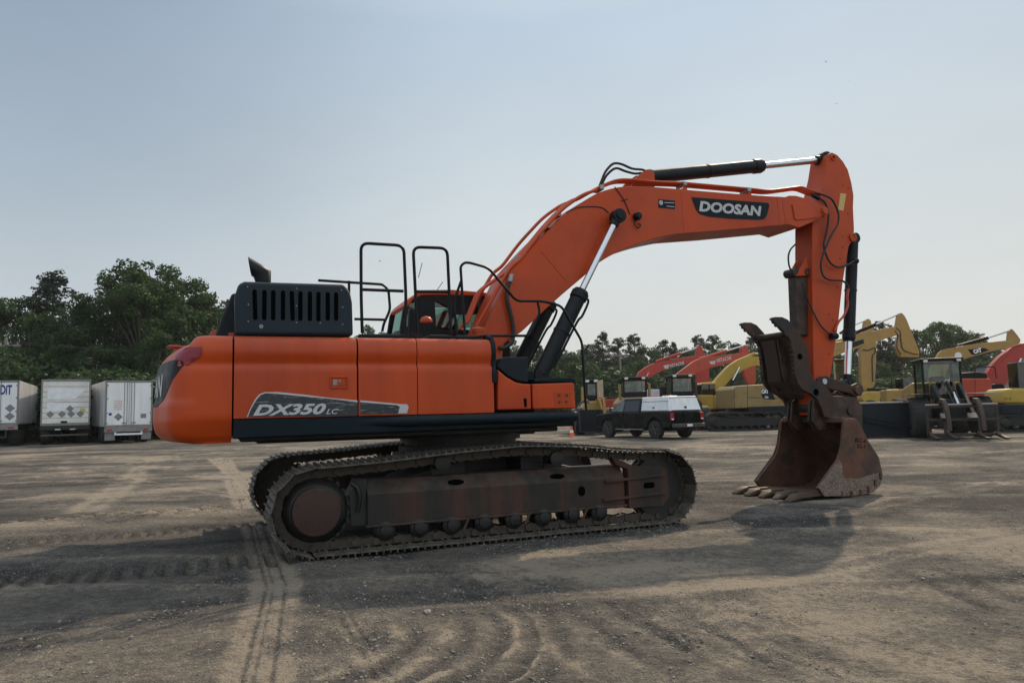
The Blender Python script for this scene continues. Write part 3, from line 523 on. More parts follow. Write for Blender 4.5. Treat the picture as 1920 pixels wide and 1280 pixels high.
ZC=[1.19,1.195,1.205,1.225,1.25,1.28,1.32,1.36,1.40,1.42,1.44,1.50,1.56,1.60,1.62,1.64,1.68,1.75,1.82,1.90,1.925,1.948,1.957,1.966,1.978,1.99,2.015,2.04,2.07,2.10,2.14,2.18,2.21,2.235,2.255,2.27,2.28,2.288,2.293,2.297,2.30]
cw=MB()
for z in ZC:
    for i in range(NP_): cw.v.append(cwp(i,z))
for j in range(len(ZC)-1):
    for i in range(NP_-1): cw.f.append((j*NP_+i,j*NP_+i+1,(j+1)*NP_+i+1,(j+1)*NP_+i))
cw.f.append(tuple(range(NP_-1,-1,-1))); cw.f.append(tuple((len(ZC)-1)*NP_+i for i in range(NP_)))
for j in range(len(ZC)-1): cw.f.append((j*NP_,(j+1)*NP_,(j+1)*NP_+NP_-1,j*NP_+NP_-1))
cwo=part(cw,'counterweight','panel',ang=40)
def iy(y,side=-1):         # plan index where the rear curve reaches this y
    best=min(range(NP_),key=lambda i:abs(PC[i].y-y)+(10 if PC[i].x>-3.13 and abs(y)<1.49 else 0)); 
    for i in range(NP_-1):
        if PC[i].x<-3.1 and PC[i].y<=y<PC[i+1].y: return i+(y-PC[i].y)/(PC[i+1].y-PC[i].y)
    return best
def cwpatch(rows,name,mat,off=.005,nu=40,parent=cwo,nv=3):     # rows: (z, y0, y1)
    mb=MB(); R=[]
    for a_,b_ in zip(rows[:-1],rows[1:]):
        for k_ in range(nv): t=k_/nv; R.append([a_[j]*(1-t)+b_[j]*t for j in range(3)])
    R.append(rows[-1])
    for z,y0,y1 in R:
        for i in range(nu): mb.v.append(cwp(iy(y0+(y1-y0)*i/(nu-1)),z,off))
    for j in range(len(R)-1):
        for i in range(nu-1): mb.f.append((j*nu+i,j*nu+i+1,(j+1)*nu+i+1,(j+1)*nu+i))
    return mb.build(name,mat,parent,ang=60)
cwpatch([(1.58,-.85,.85),(1.61,-1.0,1.0),(1.70,-1.18,1.18),(1.80,-1.33,1.33),(1.90,-1.43,1.43),(1.98,-1.47,1.47),(2.03,-1.46,1.46),(2.045,-1.38,1.38)],'rear_decal','slate')
for s_ in (-1,1):
    cwpatch([(1.985,s_*1.474,s_*1.485),(2.02,s_*1.468,s_*1.492),(2.05,s_*1.38,s_*1.4955),(2.09,s_*1.28,s_*1.497),(2.13,s_*1.36,s_*1.497),(2.165,s_*1.475,s_*1.497)],'reflector_panel','redrefl',.013)
lettering('DOOSAN',.24,lambda u,v:cwp(iy(.98-u-v*.12),1.68+v,.010),'letter',cwo,width=1.95,bold=.035)
for y_ in (-.95,.90): part(MB().prism([(-3.05+.075*math.cos(t_),2.30+.10*math.sin(t_)) for t_ in np.linspace(0,PI,12)],y_,y_+.05),'lifting_eye','redor',bevel=.006)
part(MB().box(-2.92,-2.86,-1.05,-1.0,2.29,2.36),'camera_post','redor',bevel=.006)
fl=MB().prism([(-3.58,2.262),(-3.54,2.285),(-3.38,2.275),(-3.34,2.25)],-.35,-.10).box(-3.50,-3.30,-.32,-.13,2.1,2.255); part(fl,'camera_hood','redor',bevel=.008)
cm=MB(); cm.box(-2.98,-2.88,-.55,-.44,2.35,2.45); cm.tube(smoothp([(-2.9,-.5,2.36),(-2.8,-.5,2.33),(-2.7,-.5,2.3)]),.012,6); part(cm,'rear_camera','black',bevel=.01)
# engine hood with slots
hd=MB(); HX0,HX1=-2.86,-1.64; hp=[(-2.86,2.30),(-2.87,2.71),(-2.83,2.85),(-2.77,2.88),(-1.72,2.89),(-1.66,2.80),(-1.64,2.69),(-1.63,2.31)]
hood=part(MB().prism(hp,-1.33,.85),'engine_hood','hood',bevel=.045,seg=4)
hp2=[(hp[0][0]-.20,2.31),(hp[0][0]-.12,2.56),(hp[0][0]-.03,2.80),(hp[0][0]+.12,2.80),(hp[0][0]+.12,2.31)]
part(MB().prism(hp2,-1.0,.6),'hood_rear_slope','slatedust',bevel=.03,seg=3)
slots=[(-2.67,2.79),(-2.57,2.79),(-2.48,2.79),(-2.38,2.79),(-2.29,2.79),(-2.20,2.79),(-2.10,2.79),(-2.01,2.79),(-1.91,2.79),(-1.82,2.79)]
slotb=[(-2.66,2.47),(-2.57,2.47),(-2.48,2.47),(-2.38,2.47),(-2.28,2.47),(-2.20,2.47),(-2.10,2.47),(-2.01,2.47),(-1.91,2.48),(-1.82,2.48)]
for (xa,za),(xb,zb) in zip(slots,slotb):
    w_=.023; pts=[(xa+w_*math.cos(t_),za-.02+w_*math.sin(t_)) for t_ in np.linspace(0,PI,8)]+[(xb+w_*math.cos(t_),zb+.02+w_*math.sin(t_)) for t_ in np.linspace(PI,2*PI,8)]
    part(MB().prism(pts,-1.30,-1.334),'vent_slot','void',hood)  # proud black pad; the slot's inner shade is painted, not recessed
for x,z in [(-2.74,2.82),(-2.73,2.63),(-2.73,2.45),(-2.24,2.82),(-2.24,2.63),(-2.24,2.45),(-1.76,2.82),(-1.75,2.63),(-1.75,2.44),(-1.99,2.45)]: part(MB().lathe([(0,.008),(.004,.006)],(x,-1.331,z),(0,-1,0),8),'hood_rivet','fitting',hood)
rv=MB().lathe([(0,.022),(.005,.02),(.005,.012),(.0,.01)],((-2.60,2.40)[0],-1.331,(-2.60,2.40)[1]),(0,-1,0),14)
part(rv,'hood_rivet','fitting',hood)
xh=[(-2.72,3.24),(-2.52,3.07),(-2.47,2.99)]
ep=MB(); px_,pz_=xh[1]; ep.cyl((px_-.02,-.75,2.7),(px_-.02,-.75,2.97),.085,24)
m_=24; ring=[]
EP=[(-2.64,2.97),(-2.47,2.97),(-2.66,3.03),(-2.47,3.11),(-2.68,3.04),(-2.58,3.18),(-2.68,3.04),(-2.72,3.26)]
for (xa,za),(xb,zb) in ((EP[0],EP[1]),(EP[2],EP[3]),(EP[4],EP[5]),(EP[6],EP[7])):
    for k_ in range(m_): a0=2*PI*k_/m_; ring.append(((xa+xb)/2+(xb-xa)/2*math.cos(a0),-.75+.088*math.sin(a0),(za+zb)/2+(zb-za)/2*math.cos(a0)))
ep=MB(); ep.add(ring,[(j*m_+k_,j*m_+(k_+1)%m_,(j+1)*m_+(k_+1)%m_,(j+1)*m_+k_) for j in range(3) for k_ in range(m_)]); part(ep,'exhaust_pipe','cyl',ang=50)
# decal on the doors
def decal(pts,name,mat,y,parent): 
    return MB().prism(pts,y,y+.004).build(name,mat,parent,smooth=False)
d1=[(-2.74,1.45),(-2.71,1.53),(-2.66,1.63),(-2.62,1.68),(-2.57,1.70),(-2.44,1.70),(-2.18,1.67),(-1.90,1.63),(-1.62,1.60),(-1.62,1.44)]
d1b=[(-2.73,1.45),(-2.70,1.53),(-2.65,1.62),(-2.61,1.67),(-2.56,1.69),(-2.44,1.68),(-2.18,1.65),(-1.90,1.62),(-1.62,1.58),(-1.62,1.44)]
d2=[(-1.59,1.60),(-1.13,1.55),(-1.08,1.55),(-1.06,1.52),(-1.08,1.45),(-1.59,1.45)]
d2b=[(-1.59,1.58),(-1.19,1.54),(-1.16,1.52),(-1.18,1.45),(-1.59,1.45)]
X=decal(d1,'decal_border','letter',-1.5035,p1); X2_=decal(d1b,'model_decal','decal',-1.506,p1)
decal(d2,'decal_border','letter',-1.5035,p2_); decal(d2b,'model_decal','decal',-1.506,p2_)
a_=[(-2.68,1.46),(-1.95,1.46)]; lettering('DX350',.115,onside(a_[0],a_[1],-1.5085),'letter',p1,width=a_[1][0]-a_[0][0],shear=.35,bold=.035)
a_=[(-1.95,1.46),(-1.82,1.46)]; lettering('LC',.055,onside(a_[0],a_[1],-1.5085),'letter',p1,width=a_[1][0]-a_[0][0],shear=.35,bold=.01)
lt=[(-1.91,1.86),(-1.72,1.86),(-1.72,1.73),(-1.91,1.73)]
l_=MB(); x0,x1=lt[0][0],lt[1][0]; z1,z0=lt[0][1],lt[2][1]
for b_ in ((x0,x1,z1-.018,z1),(x0,x1,z0,z0+.018),(x0,x0+.018,z0+.018,z1-.018),(x1-.018,x1,z0+.018,z1-.018)): l_.box(b_[0],b_[1],-1.516,-1.49,b_[2],b_[3])
l_.box(x0+.025,x1-.03,-1.507,-1.49,z0+.03,z1-.03); la=l_.build('door_latch','orange',p1,bevel=.004)
MB().box(x0+.03,x0+.075,-1.5085,-1.5,z0+.035,z1-.035).cyl((x0+.10,-1.5,z1-.05),(x0+.10,-1.514,z1-.05),.013,12).build('latch_lock','fitting',la)
# front battery box, tool box
fp=[(-0.00,1.93),(0.11,1.84),(0.22,1.78),(0.32,1.76),(0.41,1.76),(0.41,1.46),(-0.01,1.46)]
fo=part(MB().prism(fp,-1.5,-1.0),'battery_box','orange',bevel=.02,seg=3)
h_=[(0.31,1.59),(0.35,1.59),(0.35,1.49),(0.32,1.49)]; part(MB().prism(h_,-1.49,-1.503),'battery_latch','void',fo)
tp=[(0.43,1.76),(0.95,1.77),(0.98,1.76),(0.99,1.46),(0.43,1.46)]
to=part(MB().prism(tp,-1.5,-.78),'tool_box','orange',bevel=.02,seg=3)
cpn=[(0.46,1.82),(0.97,1.83),(0.99,1.81),(1.00,1.78),(0.46,1.78)]; part(MB().prism(cpn,-1.49,-.78),'box_lid','slate',to,bevel=.01)
for x,z in [(0.77,1.62),(0.87,1.62),(0.77,1.54),(0.86,1.54)]: part(MB().cyl((x,-1.50,z),(x,-1.515,z),.014,8),'box_bolt','brown',to)
rc=[(0.69,1.66),(0.93,1.65),(0.94,1.49),(0.71,1.50)]; part(MB().prism(rc,-1.498,-1.5035),'box_pad','orange2',to,bevel=.004)
hb=[(0.01,1.97),(0.02,1.96),(0.14,1.86),(0.26,1.80),(0.40,1.78),(0.41,2.08),(0.10,2.08),(0.06,2.06)]
part(MB().prism(hb,-1.44,-.95),'filler_cover','slatedust',bevel=.012)
gk=smoothp([(X3-.01,-1.49+body_prof(z)+.0,z) for z in (1.78,1.9,1.966,2.04,2.10,2.18,2.235,2.27)]+[(X3-.02,-1.40,2.30),(X3-.03,-1.2,2.31)],4)
gm=MB(); 
for yy,zz in (0,0),: gm.tube([(p.x+.02,p.y-.0,p.z) for p in gk],.032,8)
part(gm,'door_seal','slate')
ins=MB(); ins.box(X3,X5-.25,-.95,-.46,1.42,1.95); ins.box(.2,.9,-.44,.44,1.42,1.6); part(ins,'front_inner_frame','slate',bevel=.02)
# oil cap, deck plates
oc=(-0.13,2.40); ocm=MB().lathe([(0,.075),(.10,.075),(.10,.085),(.14,.085),(.15,.07),(.16,.03)],(oc[0],-1.2,2.295),(0,0,1),20); part(ocm,'filler_cap','orange2')
for a0,b0 in ([(-1.47,2.38),(-1.05,2.38)],[(-0.77,2.38),(-0.50,2.37)],[(-0.44,2.37),(-0.23,2.37)]): part(MB().box(a0[0],b0[0],-1.33,-.75,2.30,2.34),'anti_slip_plate','slatedust',bevel=.01)
bk=MB(); q=[(-0.92,2.67),(-0.82,2.68),(-0.82,2.39),(-0.93,2.39)]; bk.prism(q,-1.02,-.94); part(bk,'rail_bracket','black',bevel=.006)
mr=[(-0.69,2.58),(-0.53,2.58)]; part(MB().lathe([(0,.001),(.0,.08),(.03,.075),(.06,.05),(.075,.001)],((mr[0][0]+mr[1][0])/2,-.6,mr[0][1]-.0),(0,0,1),20),'beacon_dome','orange2')
# handrails
def rail(paths,name='handrail',r=.018,mat='black'):
    mb=MB()
    for pth,fr_ in paths: mb.tube(fillet(pth,fr_),r,10)
    return part(mb,name,mat)
rail([([(-1.53,-1.30,2.35),(-1.54,-1.30,2.74),(-1.54,-1.30,3.37),(-1.05,-1.30,3.37),(-1.03,-1.30,2.75),(-1.05,-1.30,2.36)],.09),([(-1.54,-1.30,2.84),(-1.06,-1.30,2.84)],0)])
rail([([(-0.90,-1.30,2.36),(-0.94,-1.30,3.36),(-0.53,-1.30,3.37),(-0.50,-1.30,2.36)],.09),([(-0.92,-1.30,2.84),(-0.52,-1.30,2.85)],0)])
rail([([(-1.82,0.30,3.21),(-0.96,0.30,3.19),(-0.89,0.30,3.11),(-0.87,0.30,2.85),(-0.96,0.30,2.65),(-0.98,0.30,2.55)],.06),([(-1.35,0.30,2.71),(-0.93,0.30,2.71)],0),([(-1.42,0.30,3.22),(-1.42,0.30,3.04)],0)])
rail([([(-0.33,-1.30,2.35),(-0.37,-1.30,3.16),(-0.32,-1.30,3.21),(-0.25,-1.30,3.21),(-0.02,-1.30,3.16),(0.33,-1.30,2.77),(0.68,-1.30,2.78),(0.93,-1.30,2.73),(1.20,-1.30,2.29),(1.21,-1.30,1.96),(1.22,-1.30,1.59),(1.23,-1.30,1.43)],.07),([(-0.43,-1.30,2.36),(-0.46,-1.30,2.74),(-0.36,-1.30,3.00)],.08),([(0.61,-1.30,2.77),(0.64,-1.30,2.64),(0.49,-1.30,2.35),(-0.08,-1.30,2.34)],.06),([(-0.08,-1.30,2.34),(-0.28,-1.30,2.31)],0)],r=.016)
for x,y,z in [(-1.53,-1.30,2.36),(-1.05,-1.30,2.36),(-0.90,-1.30,2.36),(-0.50,-1.30,2.36)]: part(MB().box(x-.04,x+.04,y-.035,y+.035,2.29,2.335),'rail_foot','black',bevel=.005)
rail([([(-0.32,0.90,3.42),(-0.26,0.90,3.64)],0),([(-0.05,0.90,3.23),(0.05,0.90,3.37)],0)],'radio_antenna',.005)
# cab on the far side
cabp=[(-0.64,2.92),(-0.60,2.99),(-0.46,3.10),(-0.30,3.15),(0.06,3.17),(0.53,3.16),(0.78,3.15),(0.89,2.77),(0.96,1.99),(0.95,1.45),(-0.40,1.48),(-0.71,2.44),(-0.69,2.62)]
cz0=cabp
roof=[(-0.63,2.95),(-0.58,3.02),(-0.44,3.13),(-0.34,3.17),(0.07,3.19),(0.53,3.17),(0.78,3.15),(0.80,3.12),(0.53,3.11),(0.09,3.11),(-0.38,3.09),(-0.50,3.03),(-0.60,2.90)]
cb_=part(MB().prism(roof,.48,1.45),'cab','orange',bevel=.02); cb_['label']='operator cab with orange roof behind the boom'
fx=MB(); 
lowp=[(-0.71,2.44),(-0.68,2.61),(-0.54,2.61),(-0.31,2.62),(0.32,2.62),(0.93,2.62),(0.95,1.45),(-0.40,1.48)]
fx.prism(lowp,.50,1.43)
for y0,y1 in ((.50,.56),(1.37,1.43)):
    fx.prism([(-0.69,2.61),(-0.64,2.92),(-0.58,2.99),(-0.55,2.99),(-0.62,2.61)],y0,y1); fx.prism([(-0.42,2.61),(-0.43,3.06),(-0.19,3.08),(-0.17,2.62)],y0,y1) ; fx.prism([(0.72,3.11),(0.79,3.12),(0.93,2.62),(0.87,2.61)],y0,y1)
    fx.prism([(-0.44,3.04),(-0.44,3.10),(0.78,3.14),(0.78,3.08)],y0,y1)
    fx.prism([(-0.19,3.08),(-0.19,3.03),(-0.01,2.94),(0.04,2.83),(0.77,2.85),(0.78,3.12)],y0,y0+.012) if y0<1 else None
part(fx,'cab_frame','black',cb_,bevel=.01)
gm=MB(); gp=[(-0.65,2.65),(-0.59,2.98),(0.74,3.10),(0.87,2.65)]; gm.prism(gp,.535,.541); gm.prism(gp,1.395,1.401); part(gm,'cab_window','glass',cb_)
st=MB(); s0=[(-0.04,2.64),(0.01,2.92),(0.20,2.95),(0.25,2.65)]; st.prism(s0,.75,1.2); part(st,'seat','black',cb_,bevel=.03)
# --- boom
BP=[tuple(p) for p in [(0.07,2.26),(0.19,2.44),(0.64,3.34),(1.05,3.77),(1.50,4.20)]]+curve2([(1.50,4.20),(1.81,4.41),(2.06,4.55),(2.33,4.64),(2.59,4.68),(2.90,4.70),(3.27,4.71)],3)+[tuple(p) for p in [(3.44,4.71),(4.56,4.73),(5.41,4.76),(5.49,4.79),(5.63,4.80),(5.78,4.78),(6.07,4.73),(6.17,4.67),(6.20,4.59),(6.17,4.51),(6.09,4.45),(5.64,4.27),(5.45,4.31),(4.20,4.13),(3.38,4.03)]]+curve2([(3.38,4.03),(3.01,3.94),(2.69,3.84),(2.29,3.68),(1.97,3.50),(1.77,3.33)],3)+[tuple(p) for p in [(1.39,3.03),(1.14,2.82),(0.78,2.51),(0.52,2.34),(0.45,1.94),(0.24,1.84),(0.10,1.95)]]
boom=part(MB().prism(BP,-.36,.36),'boom','orange',bevel=.012,seg=2)
# weld seams and boss plates
for s_ in (-1,1):
    y=s_*.36
    for a0,b0 in ([(1.09,3.63),(1.47,3.22)],[(3.43,4.69),(3.44,4.06)],[(5.23,4.72),(5.26,4.31)],[(5.34,4.73),(5.38,4.31)]): part(MB().tube([(a0[0],y,a0[1]),(b0[0],y,b0[1])],.006,6),'weld_seam','orange',boom)
    bp_=MB(); bp_.prism([(5.52,4.65),(5.58,4.67),(6.07,4.66),(6.18,4.60),(6.16,4.53),(6.07,4.47),(5.61,4.39),(5.56,4.40)],y,y+s_*.022)
    part(bp_,'boss_plate','orange',boom,bevel=.006)
pin=(6.17,4.58); part(MB().cyl((pin[0],-.42,pin[1]),(pin[0],.42,pin[1]),.06,24).cyl((pin[0],-.39,pin[1]),(pin[0],.39,pin[1]),.085,24),'boom_pin','orange2',boom,bevel=.006)
DP=[(3.60,4.60),(5.05,4.63),(5.07,4.59),(5.01,4.42),(4.95,4.36),(4.82,4.34),(4.31,4.32),(3.91,4.32),(3.73,4.35),(3.67,4.42)]
dc=part(MB().prism(DP,-.362,-.366),'brand_decal','slate',boom,smooth=False); part(MB().prism(DP,.362,.366),'brand_decal','slate',boom,smooth=False)
a_=[(3.73,4.39),(4.91,4.40)]; o=lettering('DOOSAN',.165,onside(a_[0],a_[1],-.3685),'letter',boom,width=a_[1][0]-a_[0][0],shear=.18,bold=.045)
a_=[(3.02,4.52),(3.31,4.52),(3.30,4.39),(3.01,4.39)]; o=part(MB().prism(a_,-.3615,-.3645),'dealer_sticker','slate',boom,smooth=False)
for q_ in ([(3.12,4.48),(3.29,4.49),(3.29,4.48),(3.12,4.47)],[(3.16,4.43),(3.29,4.43),(3.29,4.42),(3.15,4.42)]): part(MB().prism(q_,-.3645,-.3665),'sticker_line','letter',boom,smooth=False)
a2=(3.06,4.47); part(MB().lathe([(0,.035),(.002,.035),(.002,.022),(0,.022)],(a2[0],-.3655,a2[1]),(0,-1,0),16),'sticker_emblem','letter',boom)
# boom cylinders
def hyd(name,e0,e1,split,rb,rr,y,gl=.14,parent=exc,matb='cyl'):
    "barrel from e0 to split (fraction) then rod to e1"
    a0=Vector((e0[0],y,e0[1])); b0=Vector((e1[0],y,e1[1])); d=(b0-a0); L=d.length; d=d/L; s_=a0+d*L*split
    m=MB(); m.cyl(a0+d*rb*.3,s_-d*gl,rb,28); m.lathe([(0,rb*.98),(.012,rb*1.14),(gl*.75,rb*1.14),(gl*.8,rb*1.02),(gl,rb*.95),(gl,rr)],s_-d*gl,d,28)
    m.cyl(a0+Vector((0,-rb*.9,0)),a0+Vector((0,rb*.9,0)),rb*.95,24); m.lathe([(0,rb*1.08),(.03,rb*1.08)],a0+d*L*split*.5,d,28)
    B=part(m,name,matb,parent,bevel=.004); R=part(MB().cyl(s_-d*.02,b0-d*.05,rr,28),'piston_rod','chrome',B)
    E=MB().cyl(b0+Vector((0,-rr*1.6,0)),b0+Vector((0,rr*1.6,0)),rr*2.2,28).cyl(b0+Vector((0,-rr*2.1,0)),b0+Vector((0,rr*2.1,0)),rr*1.3,20).cyl(b0-d*rr*3.4,b0,rr*1.45,20); part(E,'rod_eye',matb,B,bevel=.006)
    return B
e0=(0.95,1.89); e1=(2.23,4.16); sp_=(1.60,3.08)
fr_=(Vector(sp_)-Vector(e0)).length/(Vector(e1)-Vector(e0)).length
for y in (-.52,.52):
    B=hyd('boom_cylinder',e0,e1,fr_,.107,.046,y)
    d_=(Vector((e1[0]-e0[0],0,e1[1]-e0[1]))).normalized(); n_=Vector((d_.z,0,-d_.x)); o0=Vector((e0[0],y,e0[1]))
    part(MB().tube(smoothp([o0+d_*1.30+n_*.10,o0+d_*1.27+n_*.16,o0+d_*1.05+n_*.17,o0+d_*.9+n_*.14,o0+d_*.2+n_*.13]),.018,8),'cylinder_pipe','cyl',B)
bb=MB(); bb.cyl((e1[0],-.48,e1[1]),(e1[0],.48,e1[1]),.05,20); part(bb,'cylinder_pin','cyl',boom)
lg=(2.61,4.22); lp=MB(); lp.lathe([(0,.055),(.06,.06),(.09,.045)],(lg[0],-.37,lg[1]),(.3,-1,.0),16); lp.tube(smoothp([(lg[0],-.38,lg[1]-.04),(lg[0]-.03,-.39,lg[1]-.12),(lg[0]+.02,-.40,lg[1]-.17),(lg[0]+.07,-.39,lg[1]-.12),(lg[0]+.03,-.38,lg[1]-.10)]),.008,6); part(lp,'work_lamp','black',boom)
# arm cylinder on top of the boom
c0=(3.07,4.97); c1=(6.62,5.62); cs=(5.29,5.38)
ac=hyd('arm_cylinder',c0,c1,(Vector(cs)-Vector(c0)).length/(Vector(c1)-Vector(c0)).length,.105,.055,0,gl=.20)
tr_=[(2.68,4.75),(2.74,4.86),(2.90,4.99),(2.96,5.03),(3.02,5.03),(3.09,4.99),(3.09,4.89),(3.09,4.77)]
for s_ in (-1,1): part(MB().prism(tr_,s_*.13,s_*.18),'cylinder_bracket','orange',boom,bevel=.008)
for pth in ([(2.14,-0.16,4.68),(2.19,-0.16,4.79),(2.26,-0.16,4.93),(2.39,-0.16,5.06),(2.53,-0.16,5.07),(2.71,-0.16,5.02),(2.89,-0.16,5.02),(2.96,-0.16,4.99)],[(2.20,-0.10,4.67),(2.25,-0.10,4.80),(2.33,-0.10,4.92),(2.47,-0.10,5.02),(2.63,-0.10,4.99),(2.79,-0.10,4.97),(2.91,-0.10,4.99)]): part(MB().tube(smoothp(pth),.019,8),'hydraulic_hose','rubber')
# steel pipes along the boom
PIPE=[(0.03,-0.30,2.61),(0.22,-0.30,3.05),(0.36,-0.30,3.16),(0.66,-0.30,3.36),(0.79,-0.30,3.52),(1.23,-0.30,4.04),(1.58,-0.30,4.39),(1.77,-0.30,4.46),(2.05,-0.30,4.63),(2.38,-0.30,4.78),(2.66,-0.30,4.80),(3.01,-0.30,4.80),(3.48,-0.30,4.83),(4.11,-0.30,4.84),(4.76,-0.30,4.85),(5.15,-0.30,4.85),(5.80,-0.30,4.98),(6.00,-0.30,4.93),(6.26,-0.30,4.90)]
for dy,dz in ((0,0),(.075,.0),(.15,.0)): part(MB().tube(fillet([(x,y+dy,z+dz) for x,y,z in PIPE],.15,4),.021,8),'boom_pipe','orange')
P2=[(0.13,-0.36,2.56),(0.38,-0.36,2.97),(0.64,-0.36,3.39),(0.78,-0.36,3.49),(1.06,-0.36,3.85),(1.45,-0.36,4.26),(1.76,-0.36,4.48),(1.99,-0.36,4.57)]
for q_ in (P2,[(x-.02,.30,z+.03) for x,y,z in P2]): part(MB().tube(fillet(q_,.15,4),.024,8),'boom_pipe','orange')
for x,z in [(0.80,3.52),(0.66,3.35),(1.40,4.18),(1.23,4.00),(2.10,4.63),(3.53,4.82),(4.73,4.83)]: part(MB().box(x-.035,x+.035,-.335,-.12,z-.035,z+.035),'pipe_clamp','fitting',bevel=.012)
for x,z in [(3.53,4.77),(4.73,4.80)]: part(MB().box(x-.03,x+.03,-.33,-.12,z-.08,z-.02),'pipe_stand','orange')
for q_ in ([(0.60,-0.42,3.19),(0.56,-0.42,3.08),(0.55,-0.42,2.94),(0.59,-0.42,2.76),(0.62,-0.42,2.62),(0.63,-0.42,2.44),(0.58,-0.42,2.33),(0.49,-0.42,2.28),(0.42,-0.42,2.28)],[(x-.1,.42,z) for x,y,z in [(0.60,-0.42,3.19),(0.56,-0.42,3.08),(0.55,-0.42,2.94),(0.59,-0.42,2.76),(0.62,-0.42,2.62),(0.63,-0.42,2.44),(0.58,-0.42,2.33),(0.49,-0.42,2.28)]]): part(MB().tube(smoothp(q_),.028,10),'foot_hose','rubber')
ff=[(0.63,-0.42,3.27),(0.60,-0.42,3.17)]; part(MB().tube(ff,.035,10),'hose_fitting','fitting')
for pth in ([(1.49,-0.37,4.20),(1.69,-0.37,4.29),(2.03,-0.37,4.32),(2.17,-0.37,4.25)],[(2.28,-0.37,4.64),(2.36,-0.37,4.55),(2.45,-0.37,4.42),(2.52,-0.37,4.25)],[(2.38,-0.37,4.44),(2.50,-0.37,4.48)]): part(MB().tube(smoothp(pth),.007,6),'lamp_cable','rubber')
# --- arm (stick)
APn=[(6.52,5.64),(6.61,5.68),(6.72,5.65),(6.84,5.55),(6.94,5.41),(7.00,5.19),(7.03,4.97),(7.00,4.76),(6.99,4.38),(6.97,4.23),(6.84,4.07),(6.65,3.42),(6.49,2.70),(6.25,1.84),(6.12,1.29),(5.92,1.26),(5.91,1.82),(5.95,2.49),(6.00,3.33),(6.08,4.39),(6.20,4.77),(6.31,4.97),(6.43,5.30)]
arm=part(MB().prism(APn,-.2,.2),'arm','orange2',bevel=.010)
for s_ in (-1,1):
    x,z=(6.62,5.59); b_=MB().lathe([(0,.06),(.02,.055),(.025,.035),(.0,.03)],(x,s_*.2,z),(0,s_,0),20); x,z=(6.93,4.23); b_.lathe([(-.06,.075),(.03,.075),(.035,.045),(.02,.04)],(x,s_*.2,z),(0,s_,0),20); part(b_,'arm_boss','orange2',arm,bevel=.004)
lb=[(6.73,4.98),(6.86,4.98),(6.77,4.68),(6.66,4.69)]; part(MB().prism(lb,-.201,-.2035),'warning_label','yellowlabel',arm,smooth=False)
for x,z in [(6.80,5.12),(6.92,5.09),(6.87,4.64),(6.72,4.23),(6.70,4.05),(6.63,3.85),(6.31,2.91),(6.39,2.81),(6.26,2.25),(6.53,3.37)]: part(MB().lathe([(0,.014),(.006,.012)],(x,-.2,z),(0,-1,0),8),'arm_bolt','brown',arm)
br=[(5.74,3.53),(5.93,3.76),(6.00,3.86),(6.00,3.55)]; part(MB().prism(br,-.13,-.09),'thumb_bracket','orange2',arm,bevel=.006); part(MB().prism(br,.09,.13),'thumb_bracket','orange2',arm,bevel=.006)
tc_=MB(); tcp=[(5.76,3.53),(6.05,3.54),(5.96,2.56),(5.74,2.57)]; tc_.prism(tcp,-.09,.09); x,z=(5.76,3.60); tc_.cyl((x,-.12,z),(x,.12,z),.07,20); x,z=(5.98,3.61); tc_.cyl((x,-.15,z),(x,.15,z),.06,20); tc_.box(x-.15,x+.02,-.06,.06,z-.03,z+.05); part(tc_,'thumb_cylinder','thumb',bevel=.015)
part(MB().tube(smoothp([(6.08,-0.30,4.90),(6.26,-0.30,4.88),(6.42,-0.30,4.83),(6.50,-0.30,4.73),(6.56,-0.30,4.58),(6.53,-0.30,4.41),(6.41,-0.30,4.26),(6.26,-0.30,4.03),(6.17,-0.30,3.87),(6.11,-0.30,3.70),(6.15,-0.30,3.52),(6.29,-0.30,3.46),(6.52,-0.30,3.46),(6.63,-0.30,3.41),(6.67,-0.30,3.33)]),.017,8),'arm_hose','rubber')
part(MB().tube(smoothp([(6.05,-0.27,4.85),(6.18,-0.27,4.83),(6.32,-0.27,4.75),(6.37,-0.27,4.53),(6.29,-0.27,4.22),(6.23,-0.27,4.06),(6.26,-0.27,3.90),(6.35,-0.27,3.75),(6.51,-0.27,3.69),(6.72,-0.27,3.74),(6.87,-0.27,3.81)]),.017,8),'arm_hose','rubber')
part(MB().tube(smoothp([(5.70,-0.20,4.04),(5.59,-0.20,3.94),(5.54,-0.20,3.82),(5.55,-0.20,3.66),(5.61,-0.20,3.59)]),.014,8),'arm_hose','rubber')
part(MB().tube(smoothp([(5.75,-0.24,3.40),(5.81,-0.24,3.23),(5.90,-0.24,3.02),(6.05,-0.24,2.76),(6.18,-0.24,2.63),(6.33,-0.24,2.54)]),.013,8),'arm_hose','rubber')
x,z=(6.33,2.54); part(MB().cyl((x-.06,-.25,z),(x+.07,-.25,z),.055,12),'hose_coupling','black',bevel=.008); x,z=(6.93,3.82); part(MB().cyl((x-.05,-.24,z),(x+.04,-.24,z),.045,10),'hose_coupling','black',bevel=.008); x,z=(6.12,4.83); part(MB().cyl((x-.1,-.3,z+.03),(x+.04,-.3,z-.02),.035,10),'hose_coupling','black',bevel=.008); 
ap_=MB().tube(smoothp([(6.75,-0.22,3.35),(6.71,-0.22,3.19),(6.71,-0.22,3.06),(6.62,-0.22,2.90),(6.49,-0.22,2.78),(6.39,-0.22,2.63)]),.02,8); part(ap_,'arm_pipe','redor')
